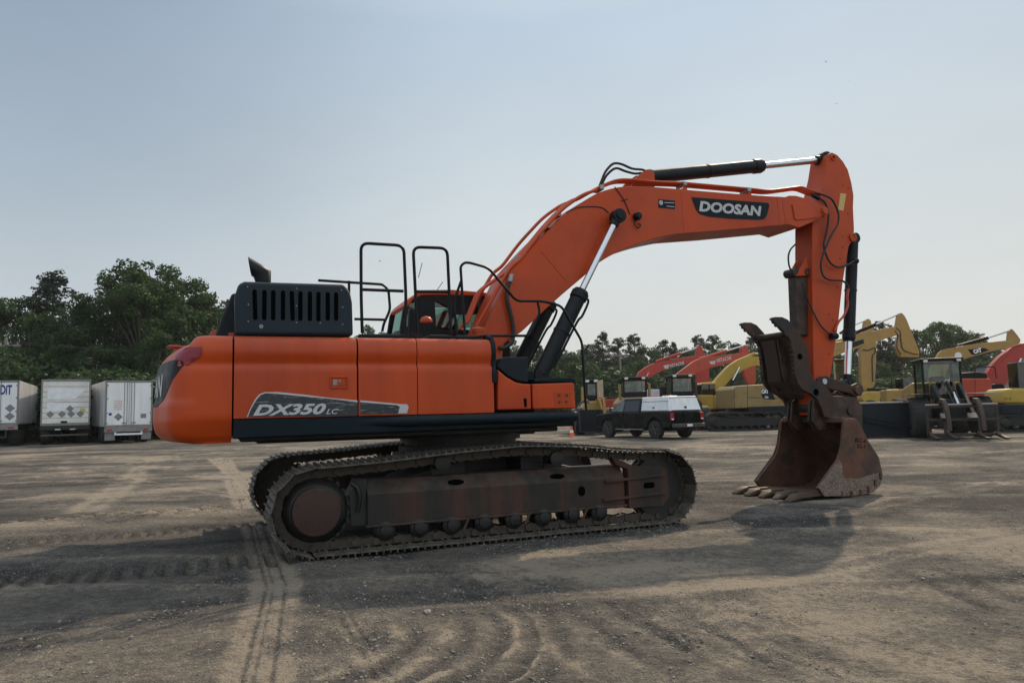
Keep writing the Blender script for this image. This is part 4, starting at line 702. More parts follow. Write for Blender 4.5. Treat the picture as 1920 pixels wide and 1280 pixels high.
# bucket cylinder, links
k0=(7.15,4.27); k1=(6.81,1.74); ks=(6.89,2.49)
bc=hyd('bucket_cylinder',k0,k1,(Vector(ks)-Vector(k0)).length/(Vector(k1)-Vector(k0)).length,.095,.055,0,gl=.2)
lk=[(5.89,1.83),(5.97,1.88),(6.08,1.89),(6.61,1.73),(6.73,1.77),(6.83,1.73),(6.86,1.64),(6.79,1.56),(6.67,1.55),(6.58,1.60),(6.03,1.70),(5.92,1.74)]
for s_ in (-1,1): part(MB().prism(lk,s_*.24,s_*.30),'side_link','thumbgrey',bevel=.010)
x,z=(6.03,1.80); ln=MB().cyl((x,-.315,z),(x,.315,z),.045,20); part(ln,'link_pin','letter'); x,z=(6.71,1.65); part(MB().cyl((x,-.34,z),(x,.34,z),.075,20),'link_pin','thumb',bevel=.01)
pl=[(6.31,1.60),(6.37,1.65),(6.48,1.61),(6.61,1.56),(6.74,1.65),(6.84,1.59),(6.73,1.47),(6.62,1.14),(6.51,0.99),(6.35,1.00),(6.36,1.15),(6.34,1.34)]
for s_ in (-1,1): part(MB().prism(pl,s_*.15,s_*.21),'power_link','thumbgrey',bevel=.012)
part(MB().prism([(6.60,1.54),(6.88,1.54),(6.75,1.14),(6.59,1.14)],-.15,.15),'power_link','thumb',bevel=.02)
# --- thumb
M['brownthumb']=pmat('rusty_thumb_face',(.034,.019,.012),.7,var=.4,vs=5,bump=.3,bs=25)
TR=[(4.96,2.77),(4.99,2.80),(5.04,2.81),(5.17,2.81),(5.28,2.77),(5.40,2.66),(5.50,2.55),(5.60,2.40),(5.64,2.29),(5.66,2.09),(5.66,1.94),(5.72,1.83),(5.85,1.79),(5.98,1.69),(6.08,1.60),(6.12,1.48),(6.08,1.31),(5.99,1.21),(5.89,1.24),(5.84,1.38),(5.78,1.51),(5.65,1.60),(5.49,1.67),(5.40,1.77),(5.35,1.92),(5.35,2.07),(5.33,2.28),(5.30,2.45),(5.21,2.52),(5.14,2.62),(5.06,2.66)]
TN=[]
for i in range(len(TR)):
    a_=Vector(TR[i]); b_=Vector(TR[(i+1)%len(TR)]); TN.append(tuple(a_)); L_=(b_-a_).length
    if i>=24 and L_>.05:
        n_=max(1,int(L_/.07)); nn=Vector((b_.y-a_.y,-(b_.x-a_.x))).normalized()
        for k_ in range(n_):
            for t_,o_ in ((.25,.0),(.5,.022 if i>26 else .010),(.75,.0)): q_=a_.lerp(b_,(k_+t_)/n_)+nn*o_; TN.append(tuple(q_))
for s_,nm in ((-1,'near thumb jaw plate'),(1,'far thumb jaw plate')):
    o=part(MB().prism(TN,s_*.40,s_*.33),'thumb_plate','thumbgrey' if s_<0 else 'thumb',bevel=.012); o['label']=nm
    hol=MB()
    for hx_,hz_,hr_ in ([(5.47,2.19)][0]+(.05,),[(5.75,1.63)][0]+(.055,)): part(MB().cyl((hx_,s_*.396,hz_),(hx_,s_*.403,hz_),hr_,16),'thumb_hole','void',o)
tn=MB(); tn.prism([(5.28,2.51),(5.37,2.53),(5.48,2.33),(5.50,2.01),(5.54,1.81),(5.64,1.63),(5.56,1.61),(5.44,1.76),(5.42,2.01),(5.40,2.30)],-.33,.33); tb_=part(tn,'thumb_web','brownthumb',bevel=.01)
tbx=MB(); x,z=(5.27,2.55); tbx.cyl((x,-.33,z),(x,.33,z),.045,16)
for y in (-.16,.14): tbx.prism([(5.26,2.48),(5.35,2.51),(5.48,2.26),(5.49,1.92),(5.56,1.65),(5.47,1.65),(5.36,1.80),(5.32,2.01)],y,y+.03)
bp2=MB().prism([(5.25,2.48),(5.30,2.48),(5.38,2.19),(5.42,1.92),(5.57,1.74),(5.81,1.57),(5.77,1.52),(5.52,1.66),(5.33,1.82),(5.30,2.09)],-.10,.20); part(bp2,'thumb_face','brownthumb',tb_,bevel=.006)
part(tbx,'thumb_rib','thumb',tb_,bevel=.006)
# --- bucket
BN=[(5.98,1.19),(6.09,1.21),(6.24,1.20),(6.30,1.13),(6.45,0.86),(6.65,0.59),(6.71,0.32),(6.65,0.16),(6.49,0.06),(6.28,0.02),(5.83,0.03),(5.49,0.05),(5.37,0.18),(5.81,0.60),(5.89,0.77)]
bk_=MB()
shell=[tuple(p) for p in BN[2:12]]; shell=curve2(shell,3)
def shell_sheet(mb,pts,y0,y1,t):
    n=len(pts); off=[]
    for i in range(n):
        a0=Vector(pts[max(i-1,0)]); b0=Vector(pts[min(i+1,n-1)]); d=(b0-a0).normalized(); off.append((pts[i][0]-(-d.y)*(-t)*1.0,pts[i][1]-(d.x)*(-t)))
    return mb.prism(list(pts)+off[::-1],y0,y1)
shell_sheet(bk_,shell,-.66,.66,-.035)
buck=part(bk_,'bucket','rust',bevel=.006)
for s_ in (-1,1):
    o=part(MB().prism(BN,s_*.70,s_*.66),'bucket_side','rust',buck,bevel=.010)
    o=part(MB().prism([(x+(0.0),z) for x,z in [(5.97,1.16),(6.07,1.19),(6.18,1.17),(6.09,0.96),(5.86,0.58),(5.66,0.32),(5.51,0.12),(5.37,0.19),(5.79,0.60),(5.88,0.78)]],s_*.70,s_*.722),'side_cutter','rust',buck,bevel=.006)
    part(MB().prism([(5.80,0.60),(5.85,0.52),(5.88,0.31),(5.86,0.04),(5.47,0.06),(5.37,0.19)],s_*.722,s_*.734),'wear_plate','wear',buck,bevel=.004)
    part(MB().prism([(5.89,0.31),(6.18,0.28),(6.51,0.34),(6.69,0.35),(6.63,0.17),(6.47,0.07),(6.26,0.03),(5.87,0.03)],s_*.70,s_*.712),'wear_plate','wear',buck,bevel=.004)
    for i,(x,z) in enumerate([(5.82,0.09),(6.02,0.08),(6.21,0.09),(6.37,0.13),(6.51,0.22),(6.63,0.32)]): part(MB().box(x-.018,x+.018,min(s_*.712,s_*.735),max(s_*.712,s_*.735),z-.07,z+.03),'wear_strip','rust',buck,bevel=.004)
tp_=MB(); tq=[(5.99,1.20),(6.26,1.18),(6.29,1.07),(5.95,1.08)]; tp_.prism(tq,-.66,.66); 
tt_=MB(); x0_=tq[0][0]; tt_.prism([(tq[0][0]-.01,tq[0][1]+.03),(tq[1][0],tq[1][1]+.03),(tq[1][0],tq[1][1]-.005),(tq[0][0]-.02,tq[0][1]-.06)],-.655,.655); part(tt_,'bucket_top_beam','rust',buck,bevel=.02)
for y in (-.30,-.22,.175,.255): part(MB().prism([(5.79,1.49),(5.93,1.58),(6.18,1.57),(6.64,1.54),(6.80,1.40),(6.77,1.05),(5.86,1.02),(5.74,1.17)],y,y+.045),'bucket_ear','thumb',buck,bevel=.01)
bx=MB(); x,z=(5.99,1.38); bx.cyl((x,-.33,z),(x,.33,z),.10,24); x,z=(6.54,1.32); bx.cyl((x,-.33,z),(x,.33,z),.08,24); part(bx,'bucket_pin','brown',buck,bevel=.01)
lp_=MB(); bz=BN[11][1]; bxx=BN[11][0]; lp_.prism([(bxx-.42,.055),(bxx-.38,.085),(bxx+.1,.10),(bxx+.1,.06)],-.69,.69); part(lp_,'cutting_edge','tooth',buck,bevel=.008)
t0=MB(); tx=bxx-.40
def tooth():
    m=MB(); sec=[(0.0,.035,.085,.13),(.07,.03,.09,.125),(.14,.012,.084,.10),(.20,.004,.072,.065),(.235,.004,.055,.035)]
    vs=[]
    for d,h0,hw,h1 in sec:
        n=10
        for k_ in range(n): a0=2*PI*k_/n; vs.append((-d+.02,hw*math.copysign(abs(math.cos(a0))**.6,math.cos(a0)),(h0+h1)/2+(h1-h0)/2*math.copysign(abs(math.sin(a0))**.7,math.sin(a0))))
    m.add(vs,[(i*10+k_,i*10+(k_+1)%10,(i+1)*10+(k_+1)%10,(i+1)*10+k_) for i in range(4) for k_ in range(10)]+[tuple(range(9,-1,-1)),tuple(range(40,50))]); m.box(-.02,.22,-.05,.05,.05,.13); return m
tm=None
for i in range(5):
    y=-.62+i*.31
    if tm is None: o=tm=part(tooth(),'bucket_tooth','tooth',buck,bevel=.006)
    else: o=tm.copy(); C.objects.link(o); o.parent=buck
    o.location=(tx+.02*random.uniform(-1,1),y,-.01); o.rotation_euler=(0,0,random.uniform(-.03,.03))
o=lettering('BSC-6',.07,onside((6.18,0.84),(6.38,0.82),-.7025),'void',buck,width=.22,bold=.01); 
o=lettering('32-1',.06,onside((6.21,0.75),(6.35,0.74),-.7025),'void',buck,width=.16,bold=.01)
# ================================================================== machines parked behind
def bg_root(name,fr,label,cat,group=None,dx=0):
    o=empty(name,(fr[0],fr[1],0),fr[2]); tag(o,label,cat,group); return o
def bg_boom(root,mat,boom,arm=None,cyl=None,bt=.26,at=.22,matarm=None,cyl_mat='black',cr=.10):
    b=MB().prism(boom,-bt,bt).build('boom',mat,root,bevel=.02)
    if cyl:
        p0,p1,p2=cyl; c=MB().cyl((p0[0],0,p0[1]),(p1[0],0,p1[1]),cr,14).build('arm_cylinder',cyl_mat,root); MB().cyl((p1[0],0,p1[1]),(p2[0],0,p2[1]),cr*.5,10).build('piston_rod','chrome',c)
    a=MB().prism(arm,-at,at).build('arm',matarm or mat,root,bevel=.02) if arm else None
    return b,a
def bg_track(root,x0,x1,yc,r=.48,w=.3):
    m=MB(); n=0; P=[(x0+r-r*math.sin(a),r+.02-r*math.cos(a)) for a in np.linspace(0,PI,10)]+[(x1-r+r*math.sin(a),r+.02+r*math.cos(a)) for a in np.linspace(0,PI,10)]
    I=[((x-(x0+x1)/2)*.955+(x0+x1)/2,(z-r-.02)*.84+r+.02) for x,z in P]
    k=len(P)
    for i in range(k): a0,b0=P[i],P[(i+1)%k]; c0,d0=I[(i+1)%k],I[i]; m.prism([a0,b0,c0,d0],yc-w,yc+w)
    L=0; Q=P+[P[0]]
    for i in range(k):
        a0,b0=Vector(Q[i]),Vector(Q[i+1]); d=b0-a0; n_=max(1,int(d.length/.2)); t=d.normalized(); nn=Vector((t.y,-t.x))
        if nn.dot(a0-Vector(((x0+x1)/2,r)))<0: nn=-nn
        for j in range(n_):
            p=a0+d*((j+.5)/n_); q=[p-t*.03-nn*.01,p+t*.03-nn*.01,p+t*.02+nn*.035,p-t*.02+nn*.035]; m.prism([(v.x,v.y) for v in q],yc-w,yc+w)
    t_=m.build('crawler_track','undercar',root,smooth=False)
    s=-1 if yc<0 else 1
    MB().prism([(x0+r*1.2,.25),(x1-r*1.2,.25),(x1-r*1.2,.72),(x0+r*1.2,.72)],yc-w*.7,yc+w*.75).build('track_frame','undercar',t_,bevel=.03)
    for x in (x0+r,x1-r): MB().lathe([(-.1,.1),(-.1,r*.78),(.1,r*.78),(.16,r*.4),(.17,.05)],(x,yc,r+.02),(0,s,0),24).build('sprocket','grease',t_)
    nr=int((x1-x0-2*r)/.45)
    for i in range(nr): MB().lathe([(-.15,.1),(.15,.11),(.24,.07)],(x0+r+.3+i*(x1-x0-2*r-.6)/max(1,nr-1),yc,.2),(0,s,0),12).build('track_roller','grease',t_)
def bg_cab(root,x0,x1,y0,y1,z0,z1,mat='yellow',gl='glassdark',name='cab'):
    c=MB().box(x0,x1,y0,y1,z1-.12,z1).box(x0,x1,y0,y1,z0,z0+.35*(z1-z0)).build(name,mat,root,bevel=.03)
    f=MB()
    for x in (x0,x1-.08):
        for y in (y0,y1-.08): f.box(x,x+.08,y,y+.08,z0+.3*(z1-z0),z1-.1)
    f.box((x0+x1)/2-.03,(x0+x1)/2+.03,y0,y0+.05,z0+.3*(z1-z0),z1-.1).build('cab_frame','black',c)
    MB().box(x0+.03,x1-.03,y0+.03,y1-.03,z0+.34*(z1-z0),z1-.11).build('cab_window',gl,c)
    MB().box(x0+.3,x0+.75,(y0+y1)/2-.25,(y0+y1)/2+.25,z0+.3*(z1-z0),z0+.78*(z1-z0)).build('seat','black',c,bevel=.05)
    return c
def side_text(s,p0,p1,h,y,mat,parent,name='lettering',**k): return lettering(s,h,onside(p0,p1,y),mat,parent,name,width=math.hypot(p1[0]-p0[0],p1[1]-p0[1]),**k)
def placed(fn,*a): return fn(*a)
BG='excavators parked in the back row'
# red excavator with its boom low, farthest left
F=(13.41,62.00,0.0698); r=bg_root('parked_excavator',F,'red excavator whose boom rises behind the first dozer cab, leftmost of the two red booms','excavator',BG)
bg_boom(r,'red',[(-3.05,4.10),(-2.90,4.41),(-2.53,4.67),(-2.07,4.93),(-1.56,5.14),(-0.33,5.34),(0.81,5.54),(1.86,5.66),(2.13,5.56),(2.26,5.34),(1.97,5.16),(1.56,5.08),(0.33,4.88),(-0.59,4.63),(-1.61,4.16),(-2.30,3.78),(-2.71,2.50),(-3.30,2.29)],[(2.09,6.37),(2.29,6.55),(2.47,6.50),(2.63,6.14),(2.83,5.51),(3.06,4.61),(3.04,3.27),(2.85,2.29),(2.04,2.31),(1.95,3.29),(1.99,4.18),(1.97,5.61)],((-1.39,5.25),(0.74,5.92),(2.17,6.35)),cyl_mat='red',cr=.13)
bm_=[c for c in r.children if c.name.startswith('boom')][0]
side_text('HITACHI',(-0.27,4.71),(0.92,4.96),.28,-.27,'letter',bm_,bold=.03); MB().prism([(-0.85,4.90),(-0.35,4.98),(-0.46,4.63),(-0.73,4.63)],-.262,-.268).build('emblem','letter',bm_)
MB().cyl(tuple((-2.17,4.30)[:1])+(-.36,)+tuple((-2.17,4.30)[1:]),((-2.46,3.73)[0],-.36,(-2.46,3.73)[1]),.06,8).build('boom_cylinder','chrome',r)
q=(-3.36,1.29); bx=q[0]
MB().prism([(bx-3.6,1.1),(bx-3.5,2.3),(bx+1.6,2.35),(bx+1.6,1.1)],-1.4,1.4).build('house','red',r,bevel=.12,seg=3); bg_track(r,bx-2.9,bx+2.1,-1.3); bg_track(r,bx-2.9,bx+2.1,1.3); MB().cyl((bx-.4,0,.7),(bx-.4,0,1.15),.7,30).build('slewing_ring','undercar',r)
# second red excavator
F=(15.27,55.00,0.1047); r=bg_root('parked_excavator',F,'red-orange excavator with boom logo, its arm hanging just left of the dark thumb','excavator',BG)
bg_boom(r,'redor',[(-3.32,3.69),(-3.10,3.96),(-2.52,4.34),(-1.97,4.73),(-1.35,4.99),(-0.81,5.10),(-0.04,5.13),(1.12,5.25),(1.87,5.38),(2.10,5.22),(1.96,4.90),(1.62,4.67),(0.96,4.60),(0.26,4.47),(-0.98,4.16),(-1.65,3.93),(-2.19,3.47),(-2.48,2.50),(-3.22,2.32)],[(1.78,5.70),(2.08,5.94),(2.28,5.77),(2.50,5.17),(2.81,4.17),(2.80,3.18),(2.62,2.91),(2.13,3.08),(1.92,3.79),(1.81,4.79)],((-1.41,4.94),(0.72,5.52),(2.06,5.88)),cyl_mat='redor',cr=.12)
bm_=[c for c in r.children if c.name.startswith('boom')][0]
side_text('HITACHI',(-0.15,4.64),(0.97,4.84),.28,-.27,'letter',bm_,bold=.03); MB().prism([(-0.76,4.73),(-0.26,4.78),(-0.32,4.54),(-0.64,4.51)],-.262,-.268).build('emblem','letter',bm_)
bx=(-3.05,1.23)[0]; MB().prism([(bx-3.6,1.1),(bx-3.5,2.3),(bx+1.6,2.35),(bx+1.6,1.1)],-1.4,1.4).build('house','redor',r,bevel=.12,seg=3); bg_track(r,bx-2.9,bx+2.1,-1.3); bg_track(r,bx-2.9,bx+2.1,1.3); MB().cyl((bx-.4,0,.7),(bx-.4,0,1.15),.7,30).build('slewing_ring','undercar',r)
# bright yellow excavator
F=(14.06,50.00,0.1047); r=bg_root('parked_excavator',F,'bright yellow excavator with a small black-windowed cab, between the pickup and the thumb','excavator',BG)
bg_boom(r,'yellow',[(-0.87,2.37),(-0.85,2.76),(-0.30,3.36),(0.09,3.74),(0.52,4.13),(1.17,4.52),(1.82,4.76),(2.49,4.71),(3.24,4.56),(3.20,3.91),(2.53,4.10),(2.01,4.03),(1.51,3.83),(1.04,3.55),(0.62,3.27),(0.11,2.74),(-0.32,2.25),(-0.62,2.15)],[(2.82,4.71),(3.28,4.85),(3.68,3.90),(3.96,2.27),(3.50,2.17),(3.05,3.55)],((1.57,4.60),(2.45,4.95),(3.24,4.80)),cyl_mat='yellow')
MB().cyl(((1.17,4.00)[0],-.42,(1.17,4.00)[1]),((0.64,3.12)[0],-.42,(0.64,3.12)[1]),.055,10).build('boom_cylinder','chrome',r)
MB().cyl(((0.64,3.12)[0],-.42,(0.64,3.12)[1]),((0.20,2.41)[0],-.42,(0.20,2.41)[1]),.10,12).build('boom_cylinder','black',r)
q=[(-2.13,2.19),(-1.08,2.17),(-1.13,1.20),(-2.17,1.26)]; MB().prism(q,-1.35,1.3).build('house','yellow',r,bevel=.08,seg=3)
q=[(-1.09,2.10),(-0.83,2.20),(0.22,2.14),(0.25,1.31),(-1.13,1.20)]; MB().prism(q,-1.36,1.3).build('counterweight','yellow',r,bevel=.12,seg=3)
q=[(-1.91,2.12),(-1.84,2.85),(-1.66,2.96),(-0.89,2.98),(-0.94,2.10)]; MB().prism([(-1.92,2.86),(-1.73,2.99),(-0.86,3.01),(-0.87,2.83)],-1.25,0).build('cab_roof','yellow',r,bevel=.05); MB().prism(q,-1.2,-.05).build('cab','glassdark',r,bevel=.04)
MB().prism([(-1.37,2.15),(-1.33,2.88),(-1.26,2.88),(-1.30,2.14)],-1.22,-.1).build('cab_pillar','black',r)
MB().prism([(-0.69,2.13),(-0.56,2.44),(0.24,2.46),(0.29,2.11)],-1.1,1.1).build('engine_hood','black',r,bevel=.05)
bx=(-0.48,1.19)[0]; bg_track(r,bx-2.3,bx+2.2,-1.3); bg_track(r,bx-2.3,bx+2.2,1.3); MB().cyl((bx,0,.7),(bx,0,1.3),.7,30).build('slewing_ring','undercar',r)
# ochre excavator seen from its counterweight side
F=(14.92,45.00,0.1047); r=bg_root('parked_excavator',F,'ochre-yellow excavator with black side decal, body left of the dark thumb','excavator',BG)
q=[(-2.26,1.26),(-2.20,2.38),(-2.00,2.59),(-0.17,2.65),(0.31,2.39),(0.63,1.79),(0.70,1.32)]; h=MB().prism(q,-1.4,1.4).build('house','catyel2',r,bevel=.07,seg=3)
for x0_,x1_ in ([(-1.32,2.61),(-1.39,1.30)],[(-1.35,1.89),(0.70,1.82)],[(-2.20,1.26),(-2.13,2.47)]): MB().tube([(x0_[0],-1.403,x0_[1]),(x1_[0],-1.403,x1_[1])],.012,4).build('panel_seam','black',h)
dp=[(-0.51,2.38),(0.11,2.33),(0.33,1.73),(-0.38,1.78),(-0.50,1.97)]; dcl=MB().prism(dp,-1.402,-1.408).build('side_decal','black',h)
side_text('CAT',(-0.50,2.11),(-0.07,2.10),.24,-1.411,'white',dcl,bold=.05); side_text('336',(-0.32,1.82),(-0.09,1.82),.14,-1.411,'white',dcl,bold=.03)
MB().prism([(-1.35,1.36),(1.03,1.37),(1.01,1.03),(-1.37,1.02)],-1.42,1.42).build('lower_frame','slatedust',r,bevel=.04)
MB().lathe([(0,1.25),(.08,1.3),(.14,1.1)],((-1.43,0.96)[0],0,(-1.43,0.96)[1]),(0,0,1),30).build('slewing_ring','grey',r)
bx=(-1.45,0.50)[0]; bg_track(r,bx-2.6,bx+2.35,-1.35,.52); bg_track(r,bx-2.6,bx+2.35,1.35,.52)
q=[(1.32,2.61),(1.64,3.32),(2.30,4.22),(3.16,4.77),(4.14,5.05),(5.37,5.23),(5.34,4.73),(4.28,4.52),(3.40,4.20),(2.68,3.63),(2.11,2.66),(1.88,1.69),(1.26,1.54)]; MB().prism(q,-.28,.28).build('boom','catyel',r,bevel=.03)
MB().box(*[[(1.41,2.64),(1.41,2.64)][0][0],[(2.24,2.62)][0][0]],.35,1.3,1.6,3.0).build('cab','glassdark',r,bevel=.05)
# ochre excavator with black cylinder and dark boom label
F=(23.07,50.00,-0.1396); r=bg_root('parked_excavator',F,'ochre excavator with dark boom plate, its arm ending above the wheel loader cab','excavator',BG)
bg_boom(r,'catyel',[(-3.57,3.86),(-3.00,4.64),(-2.28,5.20),(-1.39,5.60),(-0.69,5.79),(-0.10,5.92),(0.76,6.10),(1.62,6.27),(2.34,6.42),(2.81,6.45),(3.07,6.23),(2.98,5.91),(2.71,5.85),(2.02,5.66),(1.43,5.46),(0.64,5.20),(-0.16,4.98),(-0.93,4.72),(-1.60,4.45),(-2.19,3.82),(-2.62,2.39),(-3.67,2.06)],[(2.80,6.46),(2.89,6.89),(2.99,7.32),(3.20,7.38),(3.38,7.16),(3.50,6.86),(3.66,6.32),(3.83,5.77),(3.99,5.23),(4.12,4.76),(4.09,4.37),(2.96,4.41),(2.78,4.74),(2.72,5.28),(2.92,5.81)],((0.06,6.08),(1.58,6.68),(3.15,7.34)),cr=.12)
bm_=[c for c in r.children if c.name.startswith('boom')][0]
MB().prism([(-0.13,5.48),(0.63,5.69),(0.68,5.42),(-0.09,5.12)],-.262,-.268).build('boom_plate','slatedust',bm_); ar_=[c for c in r.children if c.name.startswith('arm') and 'cyl' not in c.name][0]
MB().tube(smoothp([(x,-.27,z) for x,z in [(2.74,6.38),(2.99,6.09),(3.01,5.44),(3.11,4.90),(3.63,4.63),(4.02,4.55)]]),.03,6).build('hose','rubber',ar_); MB().tube(smoothp([(x,-.27,z) for x,z in [(2.66,6.17),(2.81,5.88),(2.72,5.09),(2.96,4.58)]]),.03,6).build('hose','rubber',ar_)
bx=(-2.45,0.95)[0]; MB().prism([(bx-3.0,1.1),(bx-3.0,2.2),(bx+1.6,2.2),(bx+1.6,1.1)],-1.4,1.4).build('house','catyel',r,bevel=.1,seg=3); bg_track(r,bx-2.6,bx+2.1,-1.3); bg_track(r,bx-2.6,bx+2.1,1.3)
# pale yellow excavator with upright arm
F=(27.33,57.00,0.0000); r=bg_root('parked_excavator',F,'pale yellow excavator with its arm hanging straight down right of the chrome bucket rod','excavator',BG)
bg_boom(r,'catyel',[(-5.33,3.77),(-4.01,5.29),(-2.73,6.04),(-1.47,6.47),(-0.30,6.85),(0.28,6.84),(0.16,6.35),(-0.89,5.92),(-2.15,5.54),(-3.21,5.03),(-4.09,3.94),(-4.60,2.32),(-5.43,2.14)],[(-0.37,6.12),(-0.19,6.94),(-0.01,7.72),(0.21,7.88),(0.40,7.75),(0.49,7.25),(0.70,6.75),(0.71,5.68),(0.56,4.04),(0.35,2.74),(0.07,2.29),(-0.58,2.31),(-0.61,3.66),(-0.53,5.50)],((-1.94,6.80),(-0.86,7.40),(0.28,7.83)),cr=.1)
ar_=[c for c in r.children if c.name.startswith('arm') and 'cyl' not in c.name][0]; MB().tube(smoothp([(x,-.27,z) for x,z in [(-0.39,5.49),(0.02,5.44),(0.52,5.60),(0.54,5.27),(0.31,4.94),(0.25,4.04),(0.22,3.02)]]),.035,6).build('hose','rubber',ar_)
bx=(-3.75,0.88)[0]; MB().prism([(bx-3.0,1.1),(bx-3.0,2.2),(bx+1.6,2.2),(bx+1.6,1.1)],-1.4,1.4).build('house','yellow',r,bevel=.1,seg=3); bg_track(r,bx-2.6,bx+2.1,-1.3); bg_track(r,bx-2.6,bx+2.1,1.3)
# pale yellow machine deck behind the big bucket
F=(26.30,60.00,0.0000); fr2=(15.42,31.00,-0.1047)
r=bg_root('wheel_loader',(27.33,57.00,0.0000),'pale yellow loader hood and rail showing above the large dark bucket','loader')
hq=[(-1.02,1.70),(-0.91,2.10),(-0.61,2.29),(0.55,2.26),(2.09,2.31),(2.02,1.47),(1.81,1.27),(-0.92,1.34)]; MB().prism(hq,-1.0,1.0).build('engine_hood','yellow',r,bevel=.12,seg=4); MB().prism([(-0.29,2.32),(-0.24,2.52),(1.17,2.49),(1.16,2.29)],-.8,.8).build('hood_top','black',r,bevel=.03)
MB().prism([(0.31,1.67),(1.92,1.71),(1.89,1.23),(0.28,1.27)],-1.03,1.03).build('lower_frame','black',r)
MB().tube(fillet([(x,-.9,z) for x,z in [(1.24,2.25),(1.32,3.49),(2.14,3.56),(2.04,2.23)]],.1),.03,6).tube([(x,-.9,z) for x,z in [(1.28,2.93),(2.09,2.95)]],.03,6).build('handrail','black',r)
for x in ((-0.47,0.80)[0],(1.45,0.76)[0]):
    for y in (-.95,.95): MB().lathe([(-.25,.3),(-.25,.72),(-.18,.80),(.18,.80),(.25,.72),(.25,.3)],(x,y,.80),(0,1,0),28).build('wheel','tyre',r)
MB().box((2.34,1.94)[0],(3.22,1.92)[0],-.6,.6,1.5,3.2).build('cab','glassdark',r,bevel=.05)
# small green cab seen between arm and bucket cylinder
F=(26.30,60.00,0.0000); r=bg_root('compact_tractor',F,'small machine with pale green glass cab glimpsed between orange arm and chrome rod','tractor')
q=[(-0.45,2.11),(-0.28,4.79),(0.28,4.78),(0.23,2.10)]; x0_,x1_=q[0][0],q[2][0]; z1_=q[1][1]; MB().box(x0_-.1,x1_+.1,-.8,.8,z1_,z1_+.15).build('cab_roof','black',r,bevel=.04); MB().box(x0_,x1_,-.7,.7,1.2,z1_).build('cab','glass',r); MB().box(x1_-.02,x1_+.1,-.72,-.6,1.0,z1_).box(x0_-.1,x0_,-.72,-.6,1.0,z1_).build('cab_frame','beige',r); MB().box(x0_-1.2,x1_+.4,-.6,.6,.55,1.25).build('body','catyel',r,bevel=.08)
for x in (x0_-.8,x1_): 
    for y in (-.75,.75): MB().lathe([(-.15,.2),(-.15,.45),(.15,.45),(.15,.2)],(x,y,.46),(0,1,0),20).build('wheel','tyre',r)
# orange-ochre excavator right, boom in front of the shed
F=(27.25,45.00,-0.3491); r=bg_root('parked_excavator',F,'ochre excavator boom with round white sticker and black decal, in front of grey shed','excavator',BG)
bg_boom(r,'catyel',[(-1.67,3.44),(-1.28,4.14),(-1.12,4.39),(-0.94,4.52),(-0.30,4.65),(0.44,4.77),(1.39,4.85),(2.44,4.92),(2.68,4.81),(2.71,4.55),(2.53,4.34),(2.16,4.42),(1.35,4.24),(0.56,4.02),(-0.08,3.82),(-0.66,3.62),(-1.01,2.60),(-1.63,1.97),(-1.90,2.14)],[(2.51,4.98),(2.60,5.49),(2.75,5.61),(2.87,5.47),(3.06,5.14),(3.16,4.92),(3.08,4.67),(2.94,4.20),(2.77,2.94),(2.66,2.25),(2.39,2.26),(2.44,3.27),(2.57,4.37)],((-0.07,4.72),(1.56,5.15),(2.69,5.51)),cr=.11)
bm_=[c for c in r.children if c.name.startswith('boom')][0]
MB().tube(smoothp([(x,-.1,z) for x,z in [(-1.03,4.51),(-0.87,4.73),(-0.52,4.78),(-0.07,4.72)]]),.04,6).build('hose','rubber',r)
dq=[(0.39,4.48),(1.26,4.53),(1.50,4.39),(0.79,4.14),(0.57,4.18)]; dcl=MB().prism(dq,-.262,-.27).build('boom_decal','slate',bm_); side_text('CAT',(0.71,4.19),(1.13,4.30),.26,-.275,'white',dcl,bold=.06)
x,z=(-0.14,4.15); MB().lathe([(0,.19),(.01,.185)],(x,-.26,z),(0,-1,0),20).build('round_sticker','white',bm_)
bx=(-1.37,0.83)[0]; MB().prism([(bx-3.0,1.1),(bx-3.0,2.2),(bx+1.6,2.2),(bx+1.6,1.1)],-1.4,1.4).build('house','catyel',r,bevel=.1,seg=3); bg_track(r,bx-2.6,bx+2.1,-1.3); bg_track(r,bx-2.6,bx+2.1,1.3)
# red excavator right
F=(23.84,38.00,-0.2094); r=bg_root('parked_excavator',F,'red excavator with black front frame, right of the wheel loader cab','excavator',BG)
q=[(-1.86,2.47),(-1.27,2.53),(0.09,2.49),(0.15,2.07),(0.13,1.22),(-0.31,1.37),(-1.43,1.66),(-1.81,1.86)]; h=MB().prism(q,-1.3,1.3).build('house','redor',r,bevel=.06,seg=3)
for a0,b0 in ([(-0.60,2.49),(-0.68,1.43)],): MB().tube([(a0[0],-1.303,a0[1]),(b0[0],-1.303,b0[1])],.012,4).build('panel_seam','black',h)
side_text('LX',(-1.80,2.31),(-1.43,2.33),.2,-1.305,'white',h,bold=.04)
q=[(0.14,2.20),(0.61,2.21),(0.73,1.92),(0.66,0.98),(-0.01,0.94),(0.10,1.67)]; MB().prism(q,-1.32,1.2).build('front_frame','black',r,bevel=.05)
q=[(-1.17,2.54),(-1.10,2.81),(-0.37,2.84),(0.05,2.77),(0.08,2.50)]; MB().prism(q,-1.0,1.0).build('engine_deck','black',r,bevel=.05)
MB().tube(fillet([(x,-1.1,z) for x,z in [(-0.53,2.52),(-0.49,3.05),(0.40,3.07),(0.43,2.49)]],.1),.025,6).build('handrail','black',r)
